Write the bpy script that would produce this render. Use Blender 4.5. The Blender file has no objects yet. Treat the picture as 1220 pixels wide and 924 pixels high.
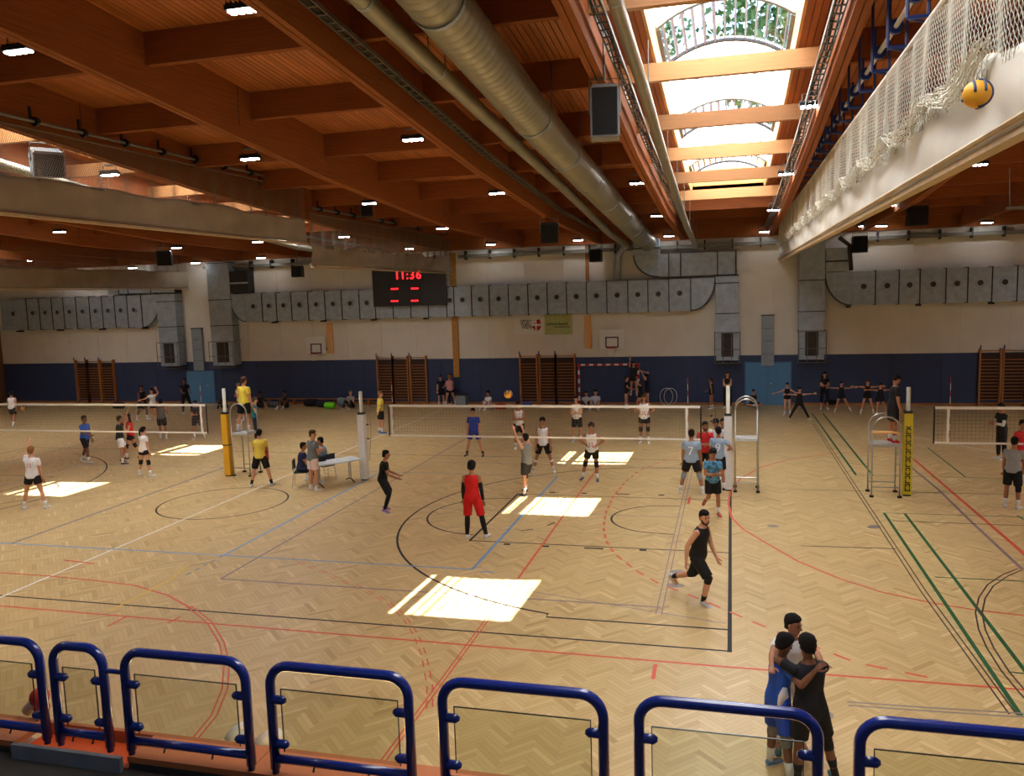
import bpy, math, random
import numpy as np
from mathutils import Vector, Matrix
random.seed(7)
RNG = np.random.RandomState(11)
scene = bpy.context.scene
COL = scene.collection

# ---------------------------------------------------------------- camera
CAM = np.array([14.317, -20.736, 5.773])
YAW, PITCH, ROLL, FPX = 0.2600, 0.1130, -0.0320, 989.9
def cam_axes():
    cy, sy, cp, sp = math.cos(YAW), math.sin(YAW), math.cos(PITCH), math.sin(PITCH)
    f = np.array([-sy*cp, cy*cp, -sp]); r = np.array([cy, sy, 0.0]); u = np.cross(r, f)
    cr, sr = math.cos(ROLL), math.sin(ROLL)
    return cr*r+sr*u, -sr*r+cr*u, f
CR, CU, CF = cam_axes()
cam_data = bpy.data.cameras.new('camera'); cam = bpy.data.objects.new('camera', cam_data); COL.objects.link(cam)
cam_data.sensor_width = 36.0; cam_data.sensor_fit = 'HORIZONTAL'; cam_data.lens = 36.0*FPX/1220.0
cam_data.clip_start = 0.05; cam_data.clip_end = 400
cam.matrix_world = Matrix(((CR[0], CU[0], -CF[0], CAM[0]), (CR[1], CU[1], -CF[1], CAM[1]), (CR[2], CU[2], -CF[2], CAM[2]), (0, 0, 0, 1)))
scene.camera = cam
scene.view_settings.view_transform = 'Standard'; scene.view_settings.look = 'None'
scene.view_settings.gamma = 1.0; scene.view_settings.exposure = 0.70
scene.view_settings.use_curve_mapping = False
scene.cycles.max_bounces = 6; scene.cycles.diffuse_bounces = 4; scene.cycles.glossy_bounces = 3
scene.cycles.transparent_max_bounces = 16; scene.cycles.transmission_bounces = 4
scene.cycles.sample_clamp_indirect = 6.0; scene.cycles.use_denoising = True
scene.cycles.caustics_reflective = False; scene.cycles.caustics_refractive = False
try: scene.cycles.use_light_tree = True
except Exception: pass

# ---------------------------------------------------------------- light
world = bpy.data.worlds.new('world'); scene.world = world; world.use_nodes = True
wn = world.node_tree; wn.nodes.clear()
wo = wn.nodes.new('ShaderNodeOutputWorld'); wb = wn.nodes.new('ShaderNodeBackground'); sky = wn.nodes.new('ShaderNodeTexSky')
sky.sky_type = 'NISHITA'; sky.sun_disc = False; sky.sun_elevation = math.radians(60); sky.sun_rotation = math.radians(60)
wb.inputs['Strength'].default_value = 0.55
wn.links.new(sky.outputs[0], wb.inputs[0]); wn.links.new(wb.outputs[0], wo.inputs[0])
SUN_DIR = Vector((-0.452, -0.352, -1.0)).normalized()
sl = bpy.data.lights.new('sun', 'SUN'); so = bpy.data.objects.new('sun', sl); COL.objects.link(so)
sl.energy = 24.0; sl.angle = math.radians(0.4); sl.color = (1.0, 0.96, 0.90)
so.rotation_euler = SUN_DIR.to_track_quat('-Z', 'Y').to_euler(); so.location = (20, 10, 30)
OPAL = 7.0      # brightness of the daylight behind the opal rooflight panels
LAMP = 30.0

def ray(u, v):
    x = (u-610.0)/FPX; y = (462.0-v)/FPX
    return x*CR+y*CU+CF
def on_axis(u, v, axis, val):
    d = ray(u, v); t = (val-CAM[axis])/d[axis]
    return CAM+t*d
def G(u, v, z=0.0): return on_axis(u, v, 2, z)
WALL_Y = 21.27
def W(u, v, y=WALL_Y): return on_axis(u, v, 1, y)
def XP(u, v, x): return on_axis(u, v, 0, x)
def zb(Y):      # underside of the curved glulam beams along the hall
    return float(np.interp(Y, [-30, -10.5, 0, 9.5, 21.6], [11.5, 9.88, 8.93, 8.35, 8.1]))
def R_(u, v, dz):   # where a sight line meets the surface dz above the beam undersides
    d = ray(u, v); lo, hi = 1.0, 120.0
    f = lambda t: (CAM+t*d)[2]-zb((CAM+t*d)[1])-dz
    if f(hi) < 0: return CAM+45*d
    for _ in range(50):
        m = 0.5*(lo+hi)
        if f(m) < 0: lo = m
        else: hi = m
    return CAM+lo*d

# ---------------------------------------------------------------- materials
def lin(c):
    return tuple(((x/255.0)/12.92 if x/255.0 <= 0.04045 else ((x/255.0+0.055)/1.055)**2.4) for x in c)+(1.0,)
def mat(name, rgb, rough=0.6, metal=0.0, var=0.12, scale=6.0, stretch=(1, 1, 1), bump=0.0, spec=0.5, coat=0.0, attr=None):
    m = bpy.data.materials.new(name); m.use_nodes = True; t = m.node_tree; b = t.nodes['Principled BSDF']
    b.inputs['Roughness'].default_value = rough; b.inputs['Metallic'].default_value = metal
    b.inputs['Specular IOR Level'].default_value = spec
    if coat: b.inputs['Coat Weight'].default_value = coat; b.inputs['Coat Roughness'].default_value = 0.15
    tc = t.nodes.new('ShaderNodeTexCoord'); mp = t.nodes.new('ShaderNodeMapping'); mp.inputs['Scale'].default_value = stretch
    n = t.nodes.new('ShaderNodeTexNoise'); n.inputs['Scale'].default_value = scale; n.inputs['Detail'].default_value = 4
    t.links.new(tc.outputs['Object'], mp.inputs[0]); t.links.new(mp.outputs[0], n.inputs['Vector'])
    r = t.nodes.new('ShaderNodeValToRGB'); c = lin(rgb)
    r.color_ramp.elements[0].position = 0.3; r.color_ramp.elements[1].position = 0.7
    r.color_ramp.elements[0].color = (c[0]*(1-var), c[1]*(1-var), c[2]*(1-var), 1)
    r.color_ramp.elements[1].color = (min(1, c[0]*(1+var)), min(1, c[1]*(1+var)), min(1, c[2]*(1+var)), 1)
    t.links.new(n.outputs['Fac'], r.inputs[0])
    out = r.outputs[0]
    if attr:
        a = t.nodes.new('ShaderNodeAttribute'); a.attribute_name = attr
        mr = t.nodes.new('ShaderNodeValToRGB'); e = mr.color_ramp.elements
        for i, (p_, col) in enumerate([(0.0, (0.77, 0.70, 0.60)), (0.2, (0.90, 0.86, 0.80)), (0.6, (1, 1, 1)), (0.9, (1.07, 1.10, 1.14)), (1.0, (1.15, 1.21, 1.32))]):
            el = e[i] if i < 2 else e.new(p_)
            el.position = p_; el.color = col+(1,)
        mx = t.nodes.new('ShaderNodeMix'); mx.data_type = 'RGBA'; mx.blend_type = 'MULTIPLY'; mx.inputs['Factor'].default_value = 1
        t.links.new(a.outputs['Fac'], mr.inputs[0]); t.links.new(out, mx.inputs['A']); t.links.new(mr.outputs[0], mx.inputs['B'])
        out = mx.outputs['Result']
    t.links.new(out, b.inputs['Base Color'])
    if bump:
        bp = t.nodes.new('ShaderNodeBump'); bp.inputs['Strength'].default_value = bump; bp.inputs['Distance'].default_value = 0.01
        t.links.new(n.outputs['Fac'], bp.inputs['Height']); t.links.new(bp.outputs[0], b.inputs['Normal'])
    return m
def emit(name, rgb, s):
    m = bpy.data.materials.new(name); m.use_nodes = True; t = m.node_tree; b = t.nodes['Principled BSDF']
    c = lin(rgb); b.inputs['Base Color'].default_value = c; b.inputs['Roughness'].default_value = 0.5
    b.inputs['Emission Color'].default_value = c; b.inputs['Emission Strength'].default_value = s
    return m
def glassy(name, tint, gloss=0.06, rough=0.02):
    m = bpy.data.materials.new(name); m.use_nodes = True; t = m.node_tree; t.nodes.clear()
    o = t.nodes.new('ShaderNodeOutputMaterial'); mx = t.nodes.new('ShaderNodeMixShader')
    tr = t.nodes.new('ShaderNodeBsdfTransparent'); gl = t.nodes.new('ShaderNodeBsdfGlossy')
    tr.inputs[0].default_value = tint; gl.inputs['Roughness'].default_value = rough; mx.inputs[0].default_value = gloss
    t.links.new(tr.outputs[0], mx.inputs[1]); t.links.new(gl.outputs[0], mx.inputs[2]); t.links.new(mx.outputs[0], o.inputs[0])
    return m
M = {}
def C(rgb, rough=0.75, key=None):     # plain cloth / paint, cached
    k = ('c',)+tuple(rgb)+(rough,)
    if k not in M: M[k] = mat('cloth_%02x%02x%02x' % tuple(rgb), rgb, rough, var=0.08, scale=9, spec=0.3)
    return M[k]
M['parquet'] = mat('parquet_oak', (206, 176, 122), 0.36, var=0.05, scale=0.35, spec=0.45, attr='tone')
M['floor_base'] = mat('floor_joint', (128, 96, 62), 0.6)
M['glulam'] = mat('glulam_spruce', (142, 80, 38), 0.7, var=0.16, scale=5, stretch=(6, 0.25, 6), bump=0.05, spec=0.2)
M['glulam_x'] = mat('glulam_purlin', (140, 78, 37), 0.7, var=0.16, scale=5, stretch=(0.3, 6, 6), bump=0.05, spec=0.2)
M['boards'] = mat('roof_boards', (172, 100, 48), 0.6, var=0.14, scale=3, stretch=(2, 0.3, 2), attr='tone')
M['lit_purlin'] = mat('purlin_lit_copy', (188, 134, 84), 0.55, var=0.1, scale=5, stretch=(0.3, 6, 6))  # purlin wood lightened, rooflight glow put into its colour
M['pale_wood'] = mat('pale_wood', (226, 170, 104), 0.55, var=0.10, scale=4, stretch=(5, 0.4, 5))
M['roof_slab'] = mat('roof_slab', (90, 60, 40), 0.8)
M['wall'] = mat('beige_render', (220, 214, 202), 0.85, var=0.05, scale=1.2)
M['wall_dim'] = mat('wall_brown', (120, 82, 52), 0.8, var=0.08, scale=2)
M['blue_wall'] = mat('navy_impact_panel', (48, 62, 96), 0.7, var=0.06, scale=2)
M['blue_door'] = mat('light_blue_door', (78, 132, 176), 0.55, var=0.05, scale=2)
M['bar_grey'] = mat('security_bar_grey', (150, 146, 156), 0.5)
M['galv'] = mat('galvanised_steel', (158, 170, 182), 0.5, 0.3, var=0.16, scale=3.5, bump=0.03)
M['galv_dark'] = mat('galvanised_seam', (52, 50, 48), 0.6, 0.5)
M['duct'] = mat('spiral_duct', (156, 152, 134), 0.40, 0.6, var=0.08, scale=2)
M['soot'] = mat('soot_stain', (62, 56, 52), 0.8, 0.1, var=0.3, scale=12)
M['steel'] = mat('tube_steel', (178, 178, 174), 0.3, 0.8, var=0.05)
M['zinc'] = mat('zinc_rail', (120, 118, 110), 0.5, 0.5)
M['black'] = mat('black_plastic', (22, 22, 24), 0.45, var=0.1)
M['cable'] = mat('cables', (64, 56, 46), 0.7, var=0.3, scale=20)
M['blue_rail'] = mat('blue_enamel', (20, 44, 132), 0.25, var=0.06, coat=0.5)
M['blue_steel'] = mat('blue_bracket', (28, 56, 128), 0.4)
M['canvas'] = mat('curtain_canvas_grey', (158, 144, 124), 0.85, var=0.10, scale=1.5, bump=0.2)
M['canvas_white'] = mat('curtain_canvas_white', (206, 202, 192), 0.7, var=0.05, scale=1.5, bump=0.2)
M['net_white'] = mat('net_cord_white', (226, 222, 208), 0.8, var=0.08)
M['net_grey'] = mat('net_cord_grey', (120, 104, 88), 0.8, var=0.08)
M['net_black'] = mat('net_cord_black', (48, 42, 36), 0.8)
M['tape'] = mat('white_tape', (238, 236, 230), 0.6, var=0.03)
M['bar_wood'] = mat('wall_bar_wood', (170, 108, 58), 0.5, var=0.12, scale=6)
M['pad_yellow'] = mat('yellow_pad', (226, 170, 30), 0.45, var=0.05)
M['pad_lemon'] = mat('lemon_pad', (206, 188, 40), 0.45, var=0.05)
M['pad_white'] = mat('white_pad', (226, 226, 228), 0.45, var=0.04)
M['terracotta'] = mat('terracotta_ledge', (190, 112, 66), 0.6, var=0.08, scale=3)
M['orange'] = mat('orange_paint', (214, 84, 24), 0.55, var=0.06)
M['grey_panel'] = mat('grey_panel', (140, 150, 158), 0.5, 0.2)
M['dark_floor'] = mat('gallery_floor', (66, 62, 58), 0.7, var=0.15)
M['opal'] = emit('opal_rooflight', (246, 253, 255), OPAL)
M['lens'] = emit('led_lens', (250, 252, 255), LAMP)
M['led_red'] = emit('red_led', (255, 24, 30), 4.0)
M['clear'] = glassy('clear_glazing', (0.96, 0.98, 1.0, 1), 0.05)
M['rail_glass'] = glassy('railing_glass', (0.90, 0.91, 0.84, 1), 0.05)
M['glass_edge'] = mat('glass_edge', (44, 40, 28), 0.3)
M['white'] = mat('white_paint', (224, 222, 216), 0.5, var=0.04)
M['red'] = mat('red_paint', (186, 24, 30), 0.5)
M['leaf'] = mat('leaf', (84, 118, 62), 0.6, var=0.35, scale=1.5)
M['bark'] = mat('bark', (92, 74, 58), 0.9, var=0.3)
M['ball_yellow'] = mat('ball_yellow', (236, 168, 40), 0.5)
M['ball_blue'] = mat('ball_blue', (44, 60, 110), 0.5)
M['bottle'] = mat('clear_bottle', (214, 220, 224), 0.25)
M['eye'] = mat('eye', (24, 18, 16), 0.3)

# ---------------------------------------------------------------- mesh builder
class MB:
    def __init__(s): s.v = []; s.f = []; s.m = []
    def add(s, vs, fs, m=0):
        b = len(s.v); s.v.extend([tuple(float(c) for c in p) for p in vs]); s.f.extend([tuple(i+b for i in f) for f in fs]); s.m.extend([m]*len(fs)); return s
    def box(s, x0, y0, z0, x1, y1, z1, m=0):
        x0, x1 = sorted((x0, x1)); y0, y1 = sorted((y0, y1)); z0, z1 = sorted((z0, z1))
        return s.add([(x0,y0,z0),(x1,y0,z0),(x1,y1,z0),(x0,y1,z0),(x0,y0,z1),(x1,y0,z1),(x1,y1,z1),(x0,y1,z1)],
              [(0,3,2,1),(4,5,6,7),(0,1,5,4),(1,2,6,5),(2,3,7,6),(3,0,4,7)], m)
    def prism(s, poly, y0, y1, m=0):        # polygon in (x,z), extruded along y
        n = len(poly); vs = [(x, y0, z) for x, z in poly]+[(x, y1, z) for x, z in poly]
        fs = [tuple(range(n)), tuple(range(2*n-1, n-1, -1))]+[(i, i+n, (i+1) % n+n, (i+1) % n) for i in range(n)]
        return s.add(vs, fs, m)
    def tube(s, pts, rad, n=8, m=0, caps=True, ell=None, side=None):
        pts = [np.array(p, float) for p in pts]; k = len(pts)
        if not hasattr(rad, '__len__'): rad = [rad]*k
        tang = []
        for i in range(k):
            a = pts[max(0, i-1)]; b = pts[min(k-1, i+1)]; t = b-a; l = np.linalg.norm(t); tang.append(t/l if l > 1e-9 else np.array([0, 0, 1.0]))
        if side is not None: u = np.array(side, float)
        else: u = np.array([0, 0, 1.0]) if abs(tang[0][2]) < 0.9 else np.array([1.0, 0, 0])
        vs = []
        for i in range(k):
            t = tang[i]; u = u-t*np.dot(u, t); lu = np.linalg.norm(u)
            if lu < 1e-6:
                u = np.cross(t, [0, 1.0, 0]); lu = np.linalg.norm(u)
            u = u/lu; w = np.cross(t, u)
            ra, rb = (rad[i] if ell is None else rad[i]*ell[i][0]), (rad[i] if ell is None else rad[i]*ell[i][1])
            for j in range(n):
                a = 2*math.pi*j/n; vs.append(pts[i]+u*math.cos(a)*ra+w*math.sin(a)*rb)
        fs = [(i*n+j, i*n+(j+1) % n, (i+1)*n+(j+1) % n, (i+1)*n+j) for i in range(k-1) for j in range(n)]
        if caps: fs += [tuple(range(n-1, -1, -1)), tuple(range((k-1)*n, k*n))]
        return s.add(vs, fs, m)
    def sphere(s, c, r, n=10, k=6, m=0, sc=(1, 1, 1)):
        vs = [(c[0], c[1], c[2]-r*sc[2])]; 
        for i in range(1, k):
            th = math.pi*i/k
            for j in range(n):
                a = 2*math.pi*j/n
                vs.append((c[0]+r*sc[0]*math.sin(th)*math.cos(a), c[1]+r*sc[1]*math.sin(th)*math.sin(a), c[2]-r*sc[2]*math.cos(th)))
        vs.append((c[0], c[1], c[2]+r*sc[2])); top = len(vs)-1
        fs = [(0, 1+(j+1) % n, 1+j) for j in range(n)]
        for i in range(k-2):
            for j in range(n): fs.append((1+i*n+j, 1+i*n+(j+1) % n, 1+(i+1)*n+(j+1) % n, 1+(i+1)*n+j))
        fs += [(top, 1+(k-2)*n+j, 1+(k-2)*n+(j+1) % n) for j in range(n)]
        return s.add(vs, fs, m)
    def mesh(s, name, mats, origin=(0, 0, 0), smooth=False):
        me = bpy.data.meshes.new(name); o = origin
        v = np.array(s.v, float)-np.array(o, float) if s.v else np.zeros((0, 3))
        me.from_pydata(v.tolist(), [], s.f)
        for mm in mats: me.materials.append(mm)
        if len(mats) > 1: me.polygons.foreach_set('material_index', s.m)
        if smooth: me.polygons.foreach_set('use_smooth', [True]*len(s.f))
        return me
    def build(s, name, mats, parent=None, origin=None, smooth=False, kind=None, label=None):
        if not isinstance(mats, (list, tuple)): mats = [mats]
        if origin is None: origin = tuple(parent['o']) if (parent is not None and 'o' in parent.keys()) else (0, 0, 0)
        ob = bpy.data.objects.new(name, s.mesh(name, mats, origin, smooth)); COL.objects.link(ob)
        if parent is not None: ob.parent = parent
        if kind: ob['kind'] = kind
        if label: ob['label'] = label
        return ob
ORIG = {}
def thing(name, label, cat, loc=(0, 0, 0), group=None, rotz=0.0):
    o = bpy.data.objects.new(name, None); COL.objects.link(o); o.location = tuple(float(c) for c in loc); o.rotation_euler = (0, 0, rotz)
    o.empty_display_size = 0.2
    o['label'] = label; o['category'] = cat
    if group: o['group'] = group
    ORIG[o.name] = tuple(float(c) for c in loc)
    return o
def part(mb, name, mats, parent, smooth=False, kind=None, label=None, local=False):
    org = (0, 0, 0)
    if not local:
        q = parent
        while q.parent is not None: q = q.parent
        org = ORIG.get(q.name, (0, 0, 0))
    return mb.build(name, mats, parent, org, smooth, kind, label)
def tagmesh(ob, label, cat, group=None):
    ob['label'] = label; ob['category'] = cat
    if group: ob['group'] = group
    return ob
def dup(src, parent, loc=None, rot=None, scale=None, name=None):
    c = src.copy(); COL.objects.link(c); c.parent = parent
    if loc is not None: c.location = loc
    if rot is not None: c.rotation_euler = rot
    if scale is not None: c.scale = scale
    return c
def text(body, name, size, mtl, parent, loc, rot, ext=0.004, label=None, align='CENTER'):
    cu = bpy.data.curves.new(name, 'FONT'); cu.body = body; cu.size = size; cu.extrude = ext; cu.align_x = align; cu.align_y = 'CENTER'
    cu.materials.append(mtl); tmp = bpy.data.objects.new(name+'_outline', cu); me = bpy.data.meshes.new_from_object(tmp); bpy.data.objects.remove(tmp)
    me.materials.clear(); me.materials.append(mtl); o = bpy.data.objects.new(name, me); COL.objects.link(o); o.parent = parent; o.location = loc; o.rotation_euler = rot
    if label: o['label'] = label
    return o

# ================================================================ STRUCTURE
XL, XR, YF = -29.7, 32.6, -30.0
# floor -----------------------------------------------------------
fl = MB().box(XL-0.3, YF, -0.3, XR+0.3, WALL_Y+0.3, -0.006).build('floor', M['floor_base']); fl['kind'] = 'structure'
def herringbone():
    L, Wd = 0.48, 0.08
    ks = np.arange(-420, 420); js = np.arange(-75, 75)
    K, J = np.meshgrid(ks, js); K = K.ravel().astype(float); J = J.ravel().astype(float)
    ox = K*Wd+J*L; oy = K*Wd-J*L; g = 0.0012
    def quads(x0, y0, w, h):
        return np.stack([np.stack([x0+g, y0+g], 1), np.stack([x0+w-g, y0+g], 1), np.stack([x0+w-g, y0+h-g], 1), np.stack([x0+g, y0+h-g], 1)], 1)
    q = np.concatenate([quads(ox, oy, L, Wd), quads(ox, oy+Wd, Wd, L)], 0)
    s = math.sqrt(0.5)
    X = (q[..., 0]-q[..., 1])*s; Y = (q[..., 0]+q[..., 1])*s
    cx, cy = X.mean(1), Y.mean(1)
    k = (cx > XL) & (cx < XR) & (cy > -15.2) & (cy < WALL_Y)
    X, Y = X[k], Y[k]; n = len(X)
    X = np.clip(X, XL, XR); Y = np.clip(Y, -15.2, WALL_Y)
    Z = np.repeat((RNG.rand(n)*0.0004-0.0004)[:, None], 4, 1)
    me = bpy.data.meshes.new('parquet_blocks'); me.vertices.add(4*n); me.loops.add(4*n); me.polygons.add(n)
    me.vertices.foreach_set('co', np.stack([X, Y, Z], -1).reshape(-1).astype(np.float32))
    me.loops.foreach_set('vertex_index', np.arange(4*n, dtype=np.int32)); me.polygons.foreach_set('loop_start', np.arange(0, 4*n, 4, dtype=np.int32))
    me.update(calc_edges=True)
    a = me.attributes.new('tone', 'FLOAT', 'FACE'); t = np.clip(RNG.normal(0.55, 0.22, n), 0, 1); a.data.foreach_set('value', t.astype(np.float32))
    me.materials.append(M['parquet'])
    o = bpy.data.objects.new('parquet_blocks', me); COL.objects.link(o); o.parent = fl; o['kind'] = 'stuff'
herringbone()
# painted court lines ---------------------------------------------
PAINT = {'black': mat('paint_black', (22, 19, 20), 0.7), 'white': mat('paint_white', (232, 228, 220), 0.45), 'red': mat('paint_red', (214, 84, 58), 0.45),
         'blue': mat('paint_blue', (120, 140, 170), 0.45), 'lblue': mat('paint_sky', (104, 148, 196), 0.45), 'green': mat('paint_green', (34, 92, 52), 0.45), 'violet': mat('paint_violet', (140, 116, 120), 0.45),
         'brown': mat('paint_brown', (74, 54, 44), 0.45), 'yellow': mat('paint_yellow', (226, 186, 70), 0.45), 'grey': mat('paint_grey', (140, 128, 122), 0.45)}
LZ = [0.0010]
def line(pts, col, w=0.05, dash=None, double=0.0):
    LZ[0] += 0.00002; z = LZ[0]
    P = np.array(pts, float)[:, :2]
    if double:
        for s_ in (-1, 1):
            T = np.gradient(P, axis=0); Nn = np.stack([-T[:, 1], T[:, 0]], 1); Nn /= np.linalg.norm(Nn, axis=1)[:, None]+1e-9
            line(P+Nn*s_*double, col, w, dash)
        return
    if dash:
        seg = np.linalg.norm(np.diff(P, axis=0), axis=1); cum = np.concatenate([[0], np.cumsum(seg)])
        mb = MB(); a = 0.0
        while a < cum[-1]:
            b = min(a+dash[0], cum[-1])
            q = [np.array([np.interp(t, cum, P[:, 0]), np.interp(t, cum, P[:, 1])]) for t in (a, b)]
            d = q[1]-q[0]; n = np.array([-d[1], d[0]])/(np.linalg.norm(d)+1e-9)*w/2
            mb.add([(*(q[0]-n), z), (*(q[1]-n), z), (*(q[1]+n), z), (*(q[0]+n), z)], [(0, 1, 2, 3)]); a += dash[0]+dash[1]
    else:
        T = np.gradient(P, axis=0); Nn = np.stack([-T[:, 1], T[:, 0]], 1); Nn /= np.linalg.norm(Nn, axis=1)[:, None]+1e-9; Nn *= w/2
        mb = MB(); A = P-Nn; B = P+Nn; k = len(P)
        mb.add([(*a, z) for a in A]+[(*b, z) for b in B], [(i, i+1, k+i+1, k+i) for i in range(k-1)])
    o = mb.build('court_line', PAINT[col], fl)
def pl(*uv): return [G(u, v)[:2] for u, v in uv]
def arc(cx, cy, r, a0, a1, n=40): return [(cx+r*math.cos(math.radians(a0+(a1-a0)*i/n)), cy+r*math.sin(math.radians(a0+(a1-a0)*i/n))) for i in range(n+1)]
# basketball (black)
line([(-14.2, -7.62), (14.28, -7.62)], 'black'); line([(-14.2, 7.4), (14.28, 7.4)], 'black', 0.04)
line([(14.28, -7.66), (14.28, 7.4)], 'black', 0.07); line([(-14.28, -7.62), (-14.28, 7.4)], 'black')
line(arc(0, 0, 1.82, 0, 360, 64), 'black')
line([(14.28, -2.52), (8.3, -2.52)], 'black'); line([(14.28, 2.1), (8.3, 2.1)], 'black', 0.04); line([(8.32, -2.52), (8.32, 2.1)], 'black', 0.06)
line(arc(8.32, -0.25, 1.8, 92, 268), 'black')
line([(14.28, -6.76), (11.1, -6.76)]+[(12.7+math.cos(math.radians(a))*6.62, -0.3+math.sin(math.radians(a))*6.5) for a in np.linspace(256, 104, 50)]+[(11.1, 6.05), (14.28, 6.05)], 'black', 0.055)
line([(13.0, -1.32)]+arc(12.62, 0.0, 1.28, 270, 90, 24)+[(13.0, 1.3)], 'black', 0.05)
line(pl((621, 632), (635, 630)), 'black'); line(pl((652, 626), (661, 622)), 'black'); line(pl((696, 652.5), (719, 653.5)), 'black', 0.09); line(pl((733, 588), (750, 588.5)), 'black', 0.09)
for (u, v) in ((604, 648), (650, 650.5), (766, 655), (658, 586.5), (696, 587.5), (788, 589.5)):
    a = G(u, v); line([(a[0]-0.08, a[1]), (a[0]+0.08, a[1])], 'black', 0.12)
# left end key and arcs
line([(-14.28, -2.45), (-8.3, -2.45)], 'black', 0.04); line([(-14.28, 2.45), (-8.3, 2.45)], 'black', 0.04); line([(-8.3, -2.45), (-8.3, 2.45)], 'black', 0.04)
line(arc(-12.6, 0, 6.5, -76, 76), 'black', 0.05); line(arc(-8.3, 0, 1.8, -90, 90), 'black', 0.04)
# handball (red) and centre line (white)
line([(0, -7.95), (0, 19.0)], 'white', 0.06)
line([(-20, -7.98), (9.2, -8.16), (14.2, -8.2), (24, -8.1)], 'red', 0.055)
line([(20.25, -8.1), (20.25, -1.2), (20.05, 8.4)], 'red', 0.09)
line(pl((1220, 733), (1160, 726), (1110, 718), (1050, 705), (1000, 689), (950, 668), (910, 645), (885, 630), (872, 617), (868, 600), (870, 585), (882, 570), (905, 557), (940, 547), (990, 540), (1060, 536)), 'red', 0.055)
line(pl((1105, 806.5), (1020, 789), (960, 766), (903, 743), (850, 720), (810, 704), (787, 696), (757, 679), (732, 659), (722, 644), (719, 628), (722, 610), (730, 592), (745, 574), (762, 560), (790, 549), (830, 538)), 'red', 0.055, dash=(0.3, 0.24))
# transverse courts
line([(10.08, -12.5), (10.08, -6.9)], 'red', 0.025, double=0.032); line([(10.1, -4.9), (10.06, 6.5)], 'red', 0.05)
line(pl((0, 682), (60, 686), (120, 692), (160, 697), (200, 709), (229, 725)), 'red', 0.05); line(pl((225, 722), (229, 725), (240, 733), (250, 742), (264, 765), (270, 790), (268, 820), (255, 852), (228, 885)), 'red', 0.028, double=0.04)
line(pl((345, 664), (400, 688), (430, 700), (460, 716), (480, 733), (495, 755), (505, 780), (512, 815), (512, 850)), 'red', 0.022, dash=(0.25, 0.2), double=0.04)
line(pl((128, 746), (153, 733)), 'red', 0.05); line(pl((200, 742), (215, 734)), 'red', 0.05); line(pl((781, 791), (778, 809)), 'red', 0.06); line(pl((822, 592), (820, 600)), 'red', 0.07); line(pl((76, 667), (112, 671)), 'red', 0.06)
# volleyball main court (blue)
line([(-9, -4.5), (9.02, -4.5)], 'lblue', 0.06); line([(-9, 4.5), (9.02, 4.5)], 'blue', 0.04)
line([(9, -4.5), (9, 4.5)], 'lblue', 0.07); line([(3, -4.5), (3, 4.5)], 'lblue', 0.07); line([(-3, -4.5), (-3, 4.5)], 'grey', 0.11); line([(-9, -4.5), (-9, 4.5)], 'blue', 0.06)
line([(3, -4.5), (3.0, -5.9)], 'blue', 0.06, dash=(0.15, 0.15)); line(pl((203, 690), (130, 728)), 'yellow', 0.05); line(pl((222, 674), (203, 690)), 'yellow', 0.05)
line([(3.2, 4.7), (3.2, 8.8)], 'yellow', 0.05); line([(9.2, -4.6), (9.5, -4.6)], 'lblue', 0.06)
# volleyball middle court (violet)
line([(3.9, -5.95), (13.05, -5.95)], 'violet', 0.055); line([(3.9, -5.95), (3.9, 12.1)], 'violet', 0.055); line([(13.05, -6.3), (13.05, 12.1)], 'violet', 0.022, double=0.05)
line([(3.9, 12.1), (13.05, 12.1)], 'violet', 0.04); line([(3.9, 6.2), (13.05, 6.2)], 'violet', 0.035); line([(3.9, 0.2), (13.05, 0.2)], 'violet', 0.035); line([(4.4, -1.5), (13.0, -1.5)], 'grey', 0.02)
line([(10.3, -5.5), (14.2, -6.5)], 'grey', 0.03)
line([(-12.5, -5.95), (-3.4, -5.95)], 'violet', 0.05); line([(-12.4, -5.95), (-12.4, 12.1)], 'violet', 0.05); line([(-12.4, 12.1), (-3.4, 12.1)], 'violet', 0.05)
# right side
line([(18.02, -8.95), (18.02, 1.32)], 'green', 0.07); line([(18.5, -7.6), (18.5, 1.35)], 'green', 0.07); line([(18.0, 1.33), (25, 1.45)], 'green', 0.035)
line([(17.95, 5.7), (17.82, 18.4)], 'green', 0.07); line([(18.42, 5.7), (18.28, 18.4)], 'green', 0.07); line([(18.0, 5.68), (26, 5.75)], 'green', 0.035)
line(pl((1105, 533), (1150, 568)), 'green', 0.05); line(pl((1212, 614), (1220, 619)), 'green', 0.05); line([(18.15, -3.45), (26, -3.35)], 'green', 0.045); line(pl((1203, 800.5), (1220, 802)), 'green', 0.045)
line(pl((1207, 851), (1100, 704), (1068, 655), (1020, 582), (970, 505)), 'brown', 0.026, double=0.045)
line(pl((954, 650), (1068, 653.5)), 'brown', 0.045); line(pl((1010, 838), (1110, 845), (1207, 851), (1240, 853)), 'grey', 0.035, double=0.05)
line(pl((1215, 678), (1198, 685), (1180, 697), (1170, 712), (1166, 730), (1170, 750), (1180, 772), (1198, 800), (1225, 832)), 'brown', 0.028, double=0.05)
line(pl((1218, 678), (1160, 624), (1118, 583), (1085, 556)), 'violet', 0.075); line(pl((1063, 620), (1110, 622), (1220, 626)), 'brown', 0.045)
line([(15.9, 3.6), (26, 3.8)], 'brown', 0.035); line(pl((1066, 470), (1130, 500), (1110, 495)), 'grey', 0.02)
line([(20.2, 13.5), (27.5, 3.2)], 'white', 0.07); line([(-6, 14.2), (12, 14.6)], 'grey', 0.03); line([(-26, 9.5), (-4, 9.6)], 'grey', 0.03); line([(-26, 5.0), (-9, 4.5)], 'grey', 0.03)
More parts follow.
